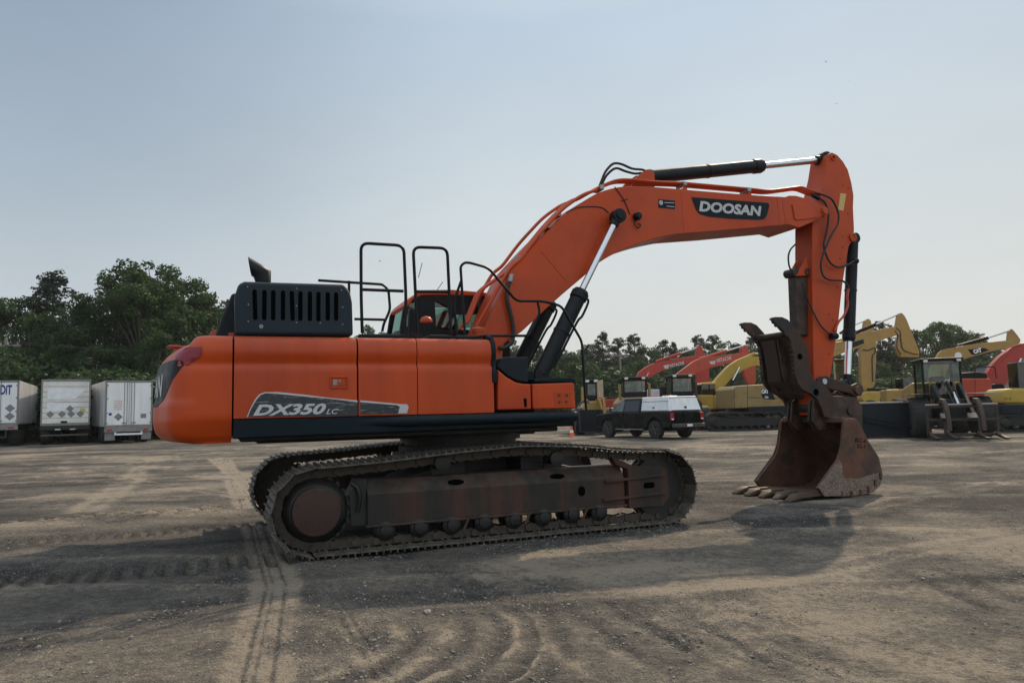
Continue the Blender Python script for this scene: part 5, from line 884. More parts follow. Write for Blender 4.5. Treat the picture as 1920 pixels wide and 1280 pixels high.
bg_boom(r,'red',[(0.32,2.17),(0.34,2.76),(0.64,3.24),(1.01,3.61),(1.30,3.84),(1.55,4.02),(2.10,4.24),(2.86,4.45),(3.81,4.46),(4.49,4.22),(4.42,3.82),(3.65,3.99),(2.81,3.86),(2.04,3.41),(1.74,3.04),(1.45,2.67),(1.09,2.06)],[(4.28,4.23),(4.51,4.63),(4.72,4.43),(4.80,3.68),(4.57,2.09),(4.29,2.05)],None)
for k_ in (0,1): MB().tube(smoothp([(x,-.33+k_*.5,z+.1) for x,z in [(0.50,2.65),(0.77,3.02),(1.10,3.44),(1.54,3.91),(1.99,4.11)]]),.035,6).build('boom_pipe','red',r)
MB().cyl(((1.88,3.45)[0],-.45,(1.88,3.45)[1]),((1.49,2.72)[0],-.45,(1.49,2.72)[1]),.06,10).build('boom_cylinder','chrome',r)
bx=(0.25,0.33)[0]; bg_track(r,bx-2.6,bx+2.4,-1.25); bg_track(r,bx-2.6,bx+2.4,1.25); MB().prism([(-1.44,1.61),(0.13,1.17),(0.12,0.99),(-1.48,1.08)],-1.2,1.2).build('revolving_frame','undercar',r); MB().cyl((bx,0,.7),(bx,0,1.25),.65,30).build('slewing_ring','undercar',r)
# yellow mini excavator at the right edge
F=(23.53,34.00,-0.1396); r=bg_root('parked_excavator',F,'small yellow excavator cut off by the right edge of the photo','excavator',BG)
q=[(-1.50,1.24),(-1.44,1.71),(-1.34,1.90),(-0.79,1.93),(-0.02,1.89),(0.03,1.20)]; MB().prism(q,-.9,.9).build('counterweight','yellow',r,bevel=.12,seg=4); side_text('PC 78',(-1.40,1.40),(-1.14,1.39),.12,-.907,'brown',r)
MB().prism([(-1.55,1.21),(0.07,1.17),(-0.01,0.70),(-1.54,0.78)],-.85,.85).build('lower_frame','slatedust',r,bevel=.04)
q=(-0.62,2.57); MB().box(q[0]-.1,q[0]+1.1,-.8,.1,1.5,3.1).build('cab','glassdark',r,bevel=.05)
bx=(-0.35,0.41)[0]; bg_track(r,bx-1.5,bx+1.6,-.9,.36,.22); bg_track(r,bx-1.5,bx+1.6,.9,.36,.22); MB().cyl((bx,0,.5),(bx,0,1.0),.5,24).build('slewing_ring','undercar',r)
MB().tube([(q[0]+1.2,.4,1.4),(q[0]+2.2,.4,3.0),(q[0]+3.6,.4,2.2)],.14,8).build('boom','yellow',r)
# dozers / loaders seen head-on with open cabs
def cab_machine(fr,label,body,lab_cab,roofc,tok,cat='loader',name='wheel_loader'):
    r=bg_root(name,fr,label,cat); (xl,zt),(xr,_),(_,zb)=tok
    w=xr-xl; c=MB().box(xl-.08,xr+.08,-.9,.9,zt,zt+.14).build('cab_roof',roofc,r,bevel=.04); f=MB()
    for x in (xl,xr-.11):
        for y in (-.8,.7): f.box(x,x+.11,y,y+.1,zb,zt)
    f.box(xl+.11,xr-.11,-.8,-.72,zb,zb+.35); f.box(xl+.11,xr-.11,-.79,-.73,zt-.12,zt); f.box(xl,xl+.11,-.7,.7,zt-.08,zt-.001).box(xr-.11,xr,-.7,.7,zt-.08,zt-.001); f.build('cab_frame','black',r,bevel=.01)
    MB().box(xl+.08,xr-.08,-.76,-.75,zb+.3,zt-.1).build('windscreen','glass',r); MB().box(xl+.08,xr-.08,.72,.73,zb+.3,zt-.1).build('rear_window','glass',r)
    MB().box((xl+xr)/2-.3,(xl+xr)/2+.3,.1,.5,zb,zb+(zt-zb)*.62).build('seat','black',r,bevel=.08); MB().lathe([(0,.19),(.02,.19)],((xl+xr)/2,-.35,zb+.55),(0,-1,.5),16).build('steering_wheel','black',r)
    for s_ in (-1,1): MB().box((xl+xr)/2+s_*w*.36-.11,(xl+xr)/2+s_*w*.36+.11,-.95,-.88,zt-.02,zt+.11).build('work_lamp','lamp',r,bevel=.02)
    for s_,x in ((-1,xl),(1,xr)): MB().box(x+s_*.18-.08,x+s_*.18+.08,-.7,-.5,zb-.1,zb+(zt-zb)*.75).build('grab_post',body,r,bevel=.03)
    MB().prism([(xl-.3,.9),(xl-.3,zb-.35),(xl,zb),(xr,zb),(xr+.3,zb-.35),(xr+.3,.9)],-1.6,2.2).build('body',body,r,bevel=.08)
    for x in (xl-.45,xr+.45):
        for y in (-1.3,1.7): MB().lathe([(-.28,.35),(-.28,.68),(-.2,.75),(.2,.75),(.28,.68),(.28,.35)],(x,y,.75),(1,0,0),28).build('wheel','tyre',r)
    return r
r=cab_machine((7.79,47.00,0.0000),'black-roofed loader cab with mustard posts, directly behind the pickup bonnet','catyel2','',  'black',[(-0.94,3.23),(0.55,3.19),(-0.26,2.09)])
r=cab_machine((10.84,47.00,0.0000),'loader cab with brownish frame and worn windscreen, above the white pickup canopy','brown','','brown',[(-0.97,3.32),(0.40,3.29),(-0.33,2.05)])
MB().box((-1.52,2.71)[0],(-1.23,2.70)[0],-.4,.3,1.6,(-1.52,2.74)[1]).build('air_cleaner','black',r,bevel=.03)
r=cab_machine((4.76,44.00,0.0000),'loader with dark blue-grey bucket, just right of the big excavator tool box','catyel','','black',[(-0.53,3.01),(0.15,2.99),(-0.20,1.89)])
MB().prism([(0.11,3.05),(0.45,3.11),(0.45,2.09),(0.11,2.06)],-1.2,-.6).build('radiator_guard','beige',r,bevel=.03)
bk0=[(-1.11,1.41),(0.09,1.38),(0.12,0.51),(-1.20,0.55)]; xa,xb=bk0[0][0],bk0[1][0]; zt_=bk0[0][1]
MB().slab([(xa,-3.4),(xb,-3.4),(xb,-2.6),(xa,-2.6)],.15,.2).prism([(xa,.15),(xb,.15),(xb,zt_),(xa,zt_)],-2.65,-2.55).prism([(xa-.02,.15),(xa+.04,.15),(xa+.04,zt_),(xa-.02,zt_)],-3.3,-2.5).prism([(xb-.04,.15),(xb+.04,.15),(xb+.04,zt_),(xb-.04,zt_)],-3.3,-2.5).build('bucket','navy',r,bevel=.02)
for (x,z),(x2,z2) in ([(0.21,2.07),(0.28,0.72)],[(-0.01,1.99),(0.15,1.17)]): MB().prism([(x,z),(x+.15,z),(x2+.15,z2),(x2,z2)],-2.5,-1.0).build('lift_arm','catyel',r,bevel=.03)
MB().tube(smoothp([(x,-2.2,z) for x,z in [(-1.11,1.59),(-0.92,1.83),(-0.67,1.94),(-0.50,1.76)]]),.06,8).build('hose','steel',r)
# red machine between them and pale canopy
F=(7.05,52.00,0.0000); r=bg_root('compressor_trailer',F,'low red machine body between the two leftmost loader cabs','machine'); MB().prism([(-0.84,1.29),(-0.78,2.09),(0.29,2.11),(0.41,1.26)],-.8,.8).build('body','red',r,bevel=.08,seg=3); MB().prism([(-0.89,2.06),(-0.52,2.24),(0.15,2.18),(0.36,2.03)],-.7,.7).build('hood','black',r,bevel=.03)
MB().box((-0.67,1.29)[0],(0.45,1.26)[0],-.7,.7,.5,1.0).build('chassis','undercar',r)
for x in (-.2,.9):
    for y in (-.8,.8): MB().lathe([(-.12,.2),(-.12,.45),(.12,.45),(.12,.2)],(x-.4,y,.46),(0,1,0),20).build('wheel','tyre',r)
F=(11.59,60.00,0.0000); r=bg_root('site_trailer',F,'small site trailer with pale blue roof showing between the two loader cabs','trailer'); MB().prism([(-1.18,2.41),(-1.04,2.79),(-0.82,2.87),(0.20,2.85),(0.45,2.71),(0.43,2.38)],-1.3,1.3).build('roof','bluewhite',r,bevel=.05); MB().prism([(-1.09,2.41),(0.35,2.38),(0.30,1.15),(-1.14,1.19)],-1.1,1.1).build('body','white',r); MB().prism([(-0.89,2.28),(-0.38,2.27),(-0.39,2.01),(-0.90,2.03)],-1.12,-1.1).build('stripe','redtxt',r)
for x in (-.5,.5): MB().lathe([(-.12,.2),(-.12,.4),(.12,.4),(.12,.2)],(x,-1.0,.41),(0,1,0),20).lathe([(-.12,.2),(-.12,.4),(.12,.4),(.12,.2)],(x,1.0,.41),(0,1,0),20).build('wheel','tyre',r)
MB().box(-.8,.8,-1.1,1.1,.5,1.4).build('chassis','undercar',r)
# large dark bucket standing on the ground
F=(15.42,31.00,-0.1047); r=bg_root('loader_bucket',F,'large dark navy loader bucket standing on the ground left of the loader tyre','bucket')
x0_=(-1.31,0.67)[0]; x1_=(0.88,0.62)[0]; zt_=(-0.13,1.39)[1]
pf=[(-.05,.02),(-.9,.02),(-1.25,.25),(-1.3,.8),(-1.1,zt_-.1),(-.75,zt_)]
m=MB(); n=len(pf); th=.05; yy=[(-a_-1.3,b_) for a_,b_ in pf]
for i in range(n-1):
    a0,b0=yy[i],yy[i+1]; m.add([(x0_,a0[0],a0[1]),(x1_,a0[0],a0[1]),(x1_,b0[0],b0[1]),(x0_,b0[0],b0[1])],[(0,1,2,3)])
ob=m.build('bucket_shell','navy',r); so_=ob.modifiers.new('solid','SOLIDIFY'); so_.thickness=.06
for x in (x0_,x1_-.06):
    MB().add([(x,y_,z_) for y_,z_ in [(-1.3,.0)]+yy]+[(x+.06,y_,z_) for y_,z_ in [(-1.3,.0)]+yy],[tuple(range(n+1)),tuple(range(2*n+1,n,-1))]+[(i,(i+1)%(n+1),(i+1)%(n+1)+n+1,i+n+1) for i in range(n+1)]).build('bucket_side','navy',r,bevel=.01)
MB().box(x0_,x1_,yy[-1][0]-.12,yy[-1][0]+.08,zt_-.02,zt_+.06).build('top_beam','grey',r,bevel=.02)
b_=MB(); 
for dz in (0,.16): b_.add([(x0_+.1,-1.25,zt_*.62-dz),(x1_-.15,-1.25,.42-dz),(x1_-.15,-1.25,.48-dz),(x0_+.1,-1.25,zt_*.62+.06-dz),(x0_+.1,-1.18,zt_*.62-dz),(x1_-.15,-1.18,.42-dz),(x1_-.15,-1.18,.48-dz),(x0_+.1,-1.18,zt_*.62+.06-dz)],[(0,1,2,3),(7,6,5,4),(0,4,5,1),(3,2,6,7),(0,3,7,4),(1,5,6,2)])
b_.build('brace_bar','navy',r); MB().add([(x0_+.06,-1.24+.2,.06),(x1_-.06,-1.24+.2,.06),(x1_-.06,-1.0,zt_-.05),(x0_+.06,-1.0,zt_-.05)],[(0,1,2,3)]).build('back_plate','navy',r)
# wheel loader with grapple, seen almost head-on
hx,hy=-.28,-.96; LO=(17.15,29.3); r=empty('wheel_loader',(LO[0],LO[1],0),math.atan2(hy,hx)); tag(r,'wheel loader facing the camera with dark cab and rusty brown log grapple','loader')
def wheel(parent,x,y,R_,W_,name='wheel',rim='catyel',lugs=26,mat='tyre'):
    t=MB().lathe([(-W_*.45,R_*.55),(-W_*.5,R_*.8),(-W_*.42,R_*.95),(-W_*.2,R_*.985),(W_*.2,R_*.985),(W_*.42,R_*.95),(W_*.5,R_*.8),(W_*.45,R_*.55)],(x,y,R_),(0,1,0),40)
    for i in range(lugs):
        a0=2*PI*i/lugs
        for s_ in (-1,1):
            a1=a0+(PI/lugs if s_>0 else 0); c_=Vector((math.cos(a1),0,math.sin(a1))); t_=Vector((-math.sin(a1),0,math.cos(a1))); o0=Vector((x,y,R_)); q_=[]
            for rr_ in (R_*.95,R_*1.0):
                for yy_,tt_ in ((s_*.03,-.35),(s_*W_*.47,.1),(s_*W_*.47,.75),(s_*.03,.3)): q_.append(o0+c_*(rr_ if abs(yy_)<.1 else rr_*.975)+t_*(tt_*2*PI*R_/lugs*.6)+Vector((0,yy_,0)))
            t.add(q_,[(0,1,2,3),(7,6,5,4),(0,4,5,1),(1,5,6,2),(2,6,7,3),(3,7,4,0)])
    o=t.build(name,mat,parent,smooth=True,ang=30); k=1 if y>0 else -1
    MB().lathe([(-W_*.1,.06),(-W_*.1,R_*.3),(W_*.1,R_*.45),(W_*.38,R_*.52),(W_*.40,R_*.58),(-W_*.3,R_*.58)],(x,y,R_),(0,k,0),28).build('rim',rim,o); return o
for x in (0,-3.1):
    for y in (-1.08,1.08): wheel(r,x,y,.80,.62,mat='tyredust')
MB().prism([(-4.6,1.0),(-4.6,2.0),(-2.6,2.25),(-2.4,1.0)],-.75,.75).build('engine_hood','catyel',r,bevel=.1,seg=3)
MB().box(-2.4,-.6,-.75,.75,.75,1.45).box(-.6,.75,-.42,.42,.7,1.5).build('frame','undercar',r,bevel=.04)
cz=1.45
cbm=MB()
for x in (-2.1,-.75):
    for y in (-.72,.64): cbm.box(x,x+.09,y,y+.08,cz,3.05)
cbm.box(-2.1,-.66,-.72,.72,cz-.02,cz+.25); cbm.box(-2.1,-.66,-.72,-.64,2.97,3.04); cbm.box(-2.1,-.66,.64,.72,2.97,3.04); cbm.box(-2.1,-2.01,-.64,.64,2.97,3.04)
cc=MB().box(-2.25,-.5,-.80,.80,3.05,3.17).build('cab_roof','slatedust',r,bevel=.05)
cbm.build('cab','black',r,bevel=.01); MB().box(-2.05,-.68,-.69,.69,cz+.24,3.05).build('cab_window','glass',r)
MB().box(-1.75,-1.25,-.25,.25,cz+.2,cz+1.0).build('seat','black',r,bevel=.06)
for y in (-.6,.6): MB().box(-.5,-.44,y-.08,y+.08,3.0,3.1).build('work_lamp','lamp',r,bevel=.02); 
for y in (-1.1,1.1): MB().slab([(-.9,y-.33),(.7,y-.33),(.7,y+.33),(-.9,y+.33)],1.68,1.72).build('fender','slatedust' if y<0 else 'grey',r,bevel=.02)
for s_ in (-1,1):
    MB().prism([(-.55,1.5),(-.45,2.05),(-.15,2.15),(.2,1.95),(1.5,.95),(1.55,.7),(1.35,.65),(.1,1.55)],s_*.38,s_*.52).build('lift_arm','navy',r,bevel=.03)
    c_=MB().cyl((-.3,s_*.28,1.35),(.55,s_*.28,1.15),.075,12).build('lift_cylinder','black',r); MB().cyl((.55,s_*.28,1.15),(1.1,s_*.28,1.0),.04,10).build('piston_rod','chrome',c_)
    MB().box(-.62,-.3,s_*.42-.09,s_*.42+.09,1.3,2.2).build('tower_plate','catyel',r,bevel=.03)
zc_=MB().cyl((-.2,0,2.1),(.8,0,1.75),.09,12).build('tilt_cylinder','black',r); MB().cyl((.8,0,1.75),(1.3,0,1.3),.05,10).build('piston_rod','chrome',zc_)
for k_ in range(3): MB().tube(smoothp([(-.1,-.2+k_*.14,2.0),(.4,-.24+k_*.15,2.2),(.9,-.18+k_*.13,1.7),(1.3,-.1+k_*.1,1.2)]),.022,6).build('hose','rubber',r)
gr=MB(); 
for z in (.18,.72,1.22): gr.box(1.55,1.66,-1.2,1.2,z-.05,z+.05)
for y in (-1.2,-.62,.5,1.1): gr.box(1.56,1.65,y,y+.1,.13,1.25)
g0=gr.build('fork_frame','brown',r,bevel=.015)
MB().cyl((1.60,-1.2,1.28),(1.60,1.2,1.28),.045,10).build('top_bar','grey',g0)
for y in (-1.15,-.55,.45,1.05): MB().prism([(1.62,.30),(1.7,.12),(2.6,.03),(2.95,.10),(2.6,.11),(1.8,.2)],y,y+.12).build('fork_tine','brown',g0,bevel=.01)
for y in (-.75,.35):
    pts=[(1.5,1.30),(1.75,1.52),(2.1,1.50),(2.4,1.25),(2.6,.8),(2.66,.35),(2.60,.35),(2.48,.78),(2.28,1.12),(2.05,1.33),(1.8,1.36),(1.6,1.2)]
    MB().prism(pts,y,y+.14).build('grapple_arm','brown',g0,bevel=.012)
for y in (-.6,.3): MB().prism([(1.66,.78),(1.95,.80),(1.72,.98)],y-.15,y+.15).build('gusset','grey',g0,bevel=.01)
# ================================================================== pickup with white canopy
hd_=rad(120); pk=empty('pickup_truck',(6.45,36.3,0),hd_); tag(pk,'black pickup truck with a white two-door service canopy, parked behind the excavator tracks','pickup truck')
def lift(pts,y0,y1,inset): return pts
bodyp=[(2.72,.62),(2.83,.72),(2.82,1.02),(2.70,1.14),(1.55,1.24),(1.15,1.24),(-2.80,1.24),(-2.86,1.22),(-2.88,.72),(-2.80,.60)]
# wheel arches cut from the side outline
def arch(x,r_=.50,n=10): return [(x-r_*math.cos(PI*i/n),.50+r_*math.sin(PI*i/n)*.92) for i in range(n+1)]
side=[(-2.80,.52)]+arch(-1.72)+[( -.9,.48),(1.05,.48)]+arch(1.82)+[(2.70,.52),(2.84,.66),(2.83,1.0),(2.72,1.12),(2.1,1.20),(1.45,1.25),(-2.84,1.25),(-2.87,.75)]
b_=MB().prism(side,-.99,.99).build('body','truckblack',pk,bevel=.045,seg=3)
hoodp=[(2.74,1.10),(2.60,1.17),(1.55,1.29),(1.50,1.2),(2.7,1.05)]; MB().prism(hoodp,-.82,.82).build('bonnet','truckblack',pk,bevel=.04,seg=3)
# cabin: tapered inwards with height
def frustum(mb,base,top,hy0,hy1,z0,z1):
    (a0,a1),(c0,c1)=base,top; return mb.add([(a0,-hy0,z0),(a1,-hy0,z0),(a1,hy0,z0),(a0,hy0,z0),(c0,-hy1,z1),(c1,-hy1,z1),(c1,hy1,z1),(c0,hy1,z1)],[(0,3,2,1),(4,5,6,7),(0,1,5,4),(1,2,6,5),(2,3,7,6),(3,0,4,7)])
cbn=frustum(MB(),(-.72,1.60),(-.68,.72),.95,.76,1.24,1.86).build('cabin','truckblack',pk,bevel=.07,seg=3)
frustum(MB(),(-.60,.72),(-.58,.60),.76,.72,1.855,1.90).build('roof_panel','truckblack',cbn,bevel=.02)
def sidewin(pts,s_): # pts in x,z on the sloped side
    f_=lambda z:.95+(z-1.24)/.62*(.76-.95)+.006
    v=[(x,s_*f_(z),z) for x,z in pts]; return MB().add(v,[tuple(range(len(v)))])
for s_ in (-1,1):
    sidewin([(1.38,1.28),(.60,1.28),(.58,1.78),(.84,1.78)],s_).build('side_window','truckglass2',cbn,smooth=False)
    sidewin([(.50,1.28),(-.58,1.28),(-.56,1.78),(.50,1.78)],s_).build('side_window','truckglass',cbn,smooth=False)
    m_=MB().box(1.16,1.30,s_*1.0,s_*1.24,1.26,1.48).build('side_mirror','truckblack',pk,bevel=.04); MB().box(1.14,1.158,s_*1.03,s_*1.21,1.29,1.45).build('mirror_glass','chrome',m_)
    MB().box(-.95,1.1,s_*.98,s_*1.06,.40,.46).build('running_board','grey',pk,bevel=.015)
    for x in (.50,-.75): MB().tube([(x,s_*.994,.55),(x,s_*.996,1.24)],.006,4).build('door_gap','void',b_)
    for x in (.58,-.62): MB().box(x,x+.2,s_*.99,s_*1.015,1.08,1.11).build('door_handle','truckblack',b_,bevel=.008)
for x in (1.82,-1.72):
    for y in (-.86,.86):
        wh_=wheel(pk,x,y,.43,.29,rim='truckblack',lugs=30,mat='tyredust'); k_=1 if y>0 else -1
        for a_ in range(6):
            a0=2*PI*a_/6; MB().tube([(x+.05*math.cos(a0),y+k_*.13,.43+.05*math.sin(a0)),(x+.23*math.cos(a0),y+k_*.15,.43+.23*math.sin(a0))],.024,6).build('spoke','steel',wh_)
MB().add([(1.56,-.86,1.30),(1.56,.86,1.30),(.78,.72,1.82),(.78,-.72,1.82)],[(0,1,2,3)]).build('windscreen','glassdark',cbn,smooth=False)
cn=MB(); cv=[(-2.78,1.26),(-.78,1.26),(-.78,1.93),(-2.62,1.93)]
frustum(cn,(-2.80,-.78),(-2.62,-.80),.97,.86,1.26,1.93); cno=cn.build('canopy','white',pk,bevel=.05,seg=3)
fy=lambda z:.97+(z-1.26)/.67*(.86-.97)
for s_ in (-1,1):
    MB().add([(x,s_*(fy(z)+.014),z) for x,z in ((-2.66,1.31),(-.90,1.31),(-.90,1.70),(-2.60,1.70))],[(0,1,2,3)]).build('canopy_side_door','white',cno,smooth=False)
    for z0_,z1_ in ((1.705,1.725),(1.29,1.305)): MB().add([(-2.66,s_*(fy(z0_)+.02),z0_),(-.88,s_*(fy(z0_)+.02),z0_),(-.88,s_*(fy(z1_)+.02),z1_),(-2.66,s_*(fy(z1_)+.02),z1_)],[(0,1,2,3)]).build('canopy_seam','black',cno,smooth=False)
    MB().box(-1.75,-1.65,s_*(fy(1.45)+.01),s_*(fy(1.45)+.04),1.40,1.47).build('canopy_latch','black',cno,bevel=.01)
fx_=lambda z:-2.80+(z-1.26)/.67*.18
MB().add([(fx_(z)-.014,y,z) for y,z in ((-.84,1.31),(.84,1.31),(.77,1.86),(-.77,1.86))],[(0,1,2,3)]).build('canopy_rear_door','white',cno,smooth=False)
for z0_,z1_ in ((1.865,1.90),(1.275,1.30)): MB().add([(fx_(z)-.02,y,z) for y,z in ((-.86,z0_),(.86,z0_),(.85,z1_),(-.85,z1_))],[(0,1,2,3)]).build('canopy_seam','black',cno,smooth=False)
MB().box(fx_(1.45)-.05,fx_(1.45)-.01,-.06,.06,1.38,1.47).build('canopy_latch','black',cno,bevel=.01); MB().box(-2.0,-1.5,-.25,.25,1.93,1.98).build('roof_vent','white',cno,bevel=.02)
for s_ in (-1,1):
    tl_=MB().box(-2.895,-2.80,s_*.80,s_*.985,.86,1.18).build('tail_light','taillight',pk,bevel=.02); MB().box(-2.90,-2.82,s_*.82,s_*.97,.87,.93).build('reverse_lamp','white',tl_,bevel=.01); MB().box(2.76,2.85,s_*.62,s_*.93,.86,1.04).build('headlight','lamp',pk,bevel=.03)
MB().box(-3.02,-2.86,-.95,.95,.52,.70).build('rear_bumper','steel',pk,bevel=.03); MB().box(-3.026,-3.02,-.16,.16,.56,.67).build('licence_plate','white',pk)
MB().box(2.80,2.92,-.95,.95,.50,.74).build('front_bumper','truckblack',pk,bevel=.03)
MB().box(-2.886,-2.875,-.78,.78,.74,1.22).build('tailgate','truckblack',pk,bevel=.01); MB().box(-2.4,2.3,-.45,.45,.38,.56).build('chassis','undercar',pk)
MB().tube([(-2.9,-.3,.48),(-3.1,-.3,.44)],.03,8).build('exhaust_tip','chrome',pk)
# ================================================================== traffic cone
x,y=(3.05,39.5); tcn=MB().lathe([(0.03,.15),(.05,.135),(.22,.105)],(0,0,0),(0,0,1),24).lathe([(.36,.08),(.62,.03),(.63,.0)],(0,0,0),(0,0,1),24).box(-.18,.18,-.18,.18,0,.035).build('traffic_cone','coneor',None,loc=(x,y,0)); tag(tcn,'orange traffic cone with a white band standing in front of the dark loader bucket','traffic cone')
MB().lathe([(.22,.106),(.36,.08)],(0,0,0),(0,0,1),24).build('white_band','conew',tcn)
# ================================================================== box trailers at the left
def trailer(fr,x0,x1,zt,zb,label,kind,L=12.5):
    r=bg_root('box_trailer',fr,label,'trailer','box trailers parked along the left edge'); w_=x1-x0
    MB().box(x0,x1,.06,L,zb,zt).build('box_body','aluminium',r,bevel=.02)
    fr_=MB(); 
    for a_ in ((x0,x0+.09,zb-.02,zt),(x1-.09,x1,zb-.02,zt),(x0+.09,x1-.09,zt-.12,zt),(x0+.09,x1-.09,zb-.05,zb+.09)): fr_.box(a_[0],a_[1],-.02,.1,a_[2],a_[3])
    rf=fr_.build('rear_frame','grey',r,bevel=.012)
    for s_ in (0,1):
        xx=x0 if s_==0 else x1
        for k_ in range(int(L/.6)): y_=.5+k_*.6; MB().box(xx-.012,xx+.012,y_,y_+.03,zb+.08,zt-.08).build('side_post','aluminium',r)
    zin0,zin1=zb+.09,zt-.12; xi0,xi1=x0+.09,x1-.09
    if kind=='roll':
        n=8; hh=(zin1-zin0)/n
        dr=MB()
        for k_ in range(n): dr.box(xi0,xi1,.0,.03,zin0+k_*hh+.012,zin0+(k_+1)*hh-.012)
        d=dr.build('roll_door','whitedirty2',r,bevel=.006); MB().box(xi0,xi1,.035,.05,zin0,zin1).build('door_backing','grey',r)
        for cx_,cz_ in ((.17,.215),(.42,.215),(.62,.215),(.82,.215),(.59,.345)): c0_=xi0+cx_*(xi1-xi0); z0_=zin0+cz_*(zin1-zin0); q_=.22; MB().prism([(c0_-q_,z0_),(c0_,z0_-q_),(c0_+q_,z0_),(c0_,z0_+q_)],-.006,-.001).build('placard','greyst',d)
        MB().prism([(xi0+.25,zin1-1.1),(xi1-.75,zin1-1.1),(xi1-.2,zin1-.5),(xi0+.25,zin1-.45)],-.0045,-.0005).build('patched_paint','white',d); MB().prism([(xi0+.25,zin1-1.85),(xi0+1.15,zin1-1.85),(xi1-.3,zin1-1.4),(xi0+.25,zin1-1.3)],-.0045,-.0005).build('patched_paint','white',d)
        MB().prism([(xi1-.46,zin1-1.95),(xi1-.2,zin1-1.95),(xi1-.2,zin1-1.7),(xi1-.46,zin1-1.7)],-.004,-.0005).build('yellow_sticker','yellowlabel',d)
        MB().box(xi0+1.0,xi0+1.35,-.04,.0,zin0+.02,zin0+.14).build('door_latch','black',d)
        MB().box(x0,x1,-.02,.15,zb-.32,zb-.05).build('rear_sill','undercar',r,bevel=.02); MB().box(x0+.05,x1-.05,-.05,.05,.55,.64).build('underride_bar','steel',r,bevel=.01)
        for s_ in (.35,.65): MB().box(x0+w_*s_-.15,x0+w_*s_+.15,-.06,-.02,zb-.32,zb-.26).build('rear_lamp','lamp',r)
    else:
        mid=(xi0+xi1)/2
        for s_,(a0,a1) in enumerate(((xi0,mid-.02),(mid+.02,xi1))):
            d=MB().box(a0+.01,a1-.01,-.01,.04,zin0+.01,zin1-.01).build('rear_door','whitedirty',r,bevel=.01)
            for zz in (.05,.28,.62,.93): hx_=a0 if s_==0 else a1; MB().box(hx_-.07,hx_+.07,-.035,-.008,zin0+zz*(zin1-zin0)-.04,zin0+zz*(zin1-zin0)+.04).build('hinge','grey',d)
            bx_=mid-.12 if s_==0 else mid+.12
            for o_ in (0,.16): MB().cyl((bx_-(o_ if s_==0 else -o_),-.04,zin0-.03),(bx_-(o_ if s_==0 else -o_),-.04,zin1+.03),.018,8).build('lock_rod','grey',d)
            MB().box(bx_-.28 if s_==0 else bx_,bx_ if s_==0 else bx_+.28,-.07,-.045,zin0+.12,zin0+.16).build('door_handle','steel',d)
        MB().box(x0,x1,-.03,.15,zb-.34,zb-.05).build('rear_sill','grey',r,bevel=.02)
        MB().box(x0+.55,x1-.55,-.03,.06,.50,.62).box(x0+.55,x0+.65,-.03,.06,.62,zb-.34).box(x1-.65,x1-.55,-.03,.06,.62,zb-.34).build('underride_bar','white' if kind=='flap' else 'undercar',r,bevel=.01)
        for s_ in (0,1):
            a0=x0+.03 if s_==0 else x1-.60
            if kind=='flap': MB().box(a0,a0+.57,.10,.12,.20,zb-.36).build('mud_flap','grey',r)
            MB().box(a0+.1,a0+.4,-.04,-.03,zb-.27,zb-.15).build('tail_light','taillight',r,bevel=.01)
    for y_ in (1.4,2.7):
        for x_ in (x0+.3,x1-.3): wheel(r,x_,y_,.50,.50,rim='steel',lugs=0) if 0 else MB().lathe([(-.28,.2),(-.28,.44),(-.2,.5),(.2,.5),(.28,.44),(.28,.2)],(x_,y_,.5),(1,0,0),24).build('wheel','tyre',r)
    MB().box(x0+.5,x1-.5,.3,L-.5,zb-.35,zb-.02).build('chassis','undercar',r); 
    for x_ in (x0+.55,x1-.65): MB().box(x_,x_+.1,L-3,L-2.9,.0,zb-.3).build('landing_leg','undercar',r)
    return r
q=[(-0.09,3.91),(2.60,3.89),(-0.02,1.04)]; rt=trailer((-25.23,46.00,0.6283),q[0][0],q[1][0],q[0][1],q[2][1],'white box trailer with double doors and light mud flaps, nearest the excavator counterweight','flap')
d_=[c for c in rt.children if c.name.startswith('rear_door')][0]; c0_=q[0][0]; mz=q[2][1]+.6; MB().prism([(c0_+.75-.25,mz),(c0_+.75,mz-.25),(c0_+.75+.25,mz),(c0_+.75,mz+.25)],-.016,-.012).build('placard','greyst',d_)
for k_,tx_ in enumerate(('CAUTION','THIS','VEHICLE MAKES','WIDE RIGHT','TURNS')): side_text(tx_,(c0_+.5,q[2][1]+1.55-k_*.13),(c0_+.95,q[2][1]+1.55-k_*.13),.08,-.0165,'redtxt',d_,name='red_notice')
MB().lathe([(0,.09),(.003,.09)],(c0_+.3,-.0125,q[2][1]+.78),(0,-1,0),16).build('round_emblem','blue',d_)
d2_=[c for c in rt.children if c.name.startswith('rear_door')][1]; MB().box(q[1][0]-.68,q[1][0]-.36,-.016,-.012,q[2][1]+.5,q[2][1]+.78).build('placard','greyst',d2_)
q=[(-0.09,4.07),(2.59,4.08),(-0.01,1.24)]; trailer((-29.22,46.00,0.5411),q[0][0],q[1][0],q[0][1],q[2][1],'box trailer with a dirty white roll-up door and five grey diamond placards','roll')
q=[(-2.54,4.04),(-0.13,4.04),(-2.44,1.34)]; rt=trailer((-30.54,46.00,0.4712),q[0][0],q[1][0],q[0][1],q[2][1],'white box trailer with blue lettering on its door, cut off by the left edge','dark')
d_=[c for c in rt.children if c.name.startswith('rear_door')][1]; a_=[(-1.92,3.17),(-0.51,3.15)]; side_text('GAUDiT',a_[0],a_[1],.62,-.016,'blue',d_,bold=.04)
xr_=(-0.57,2.33); 
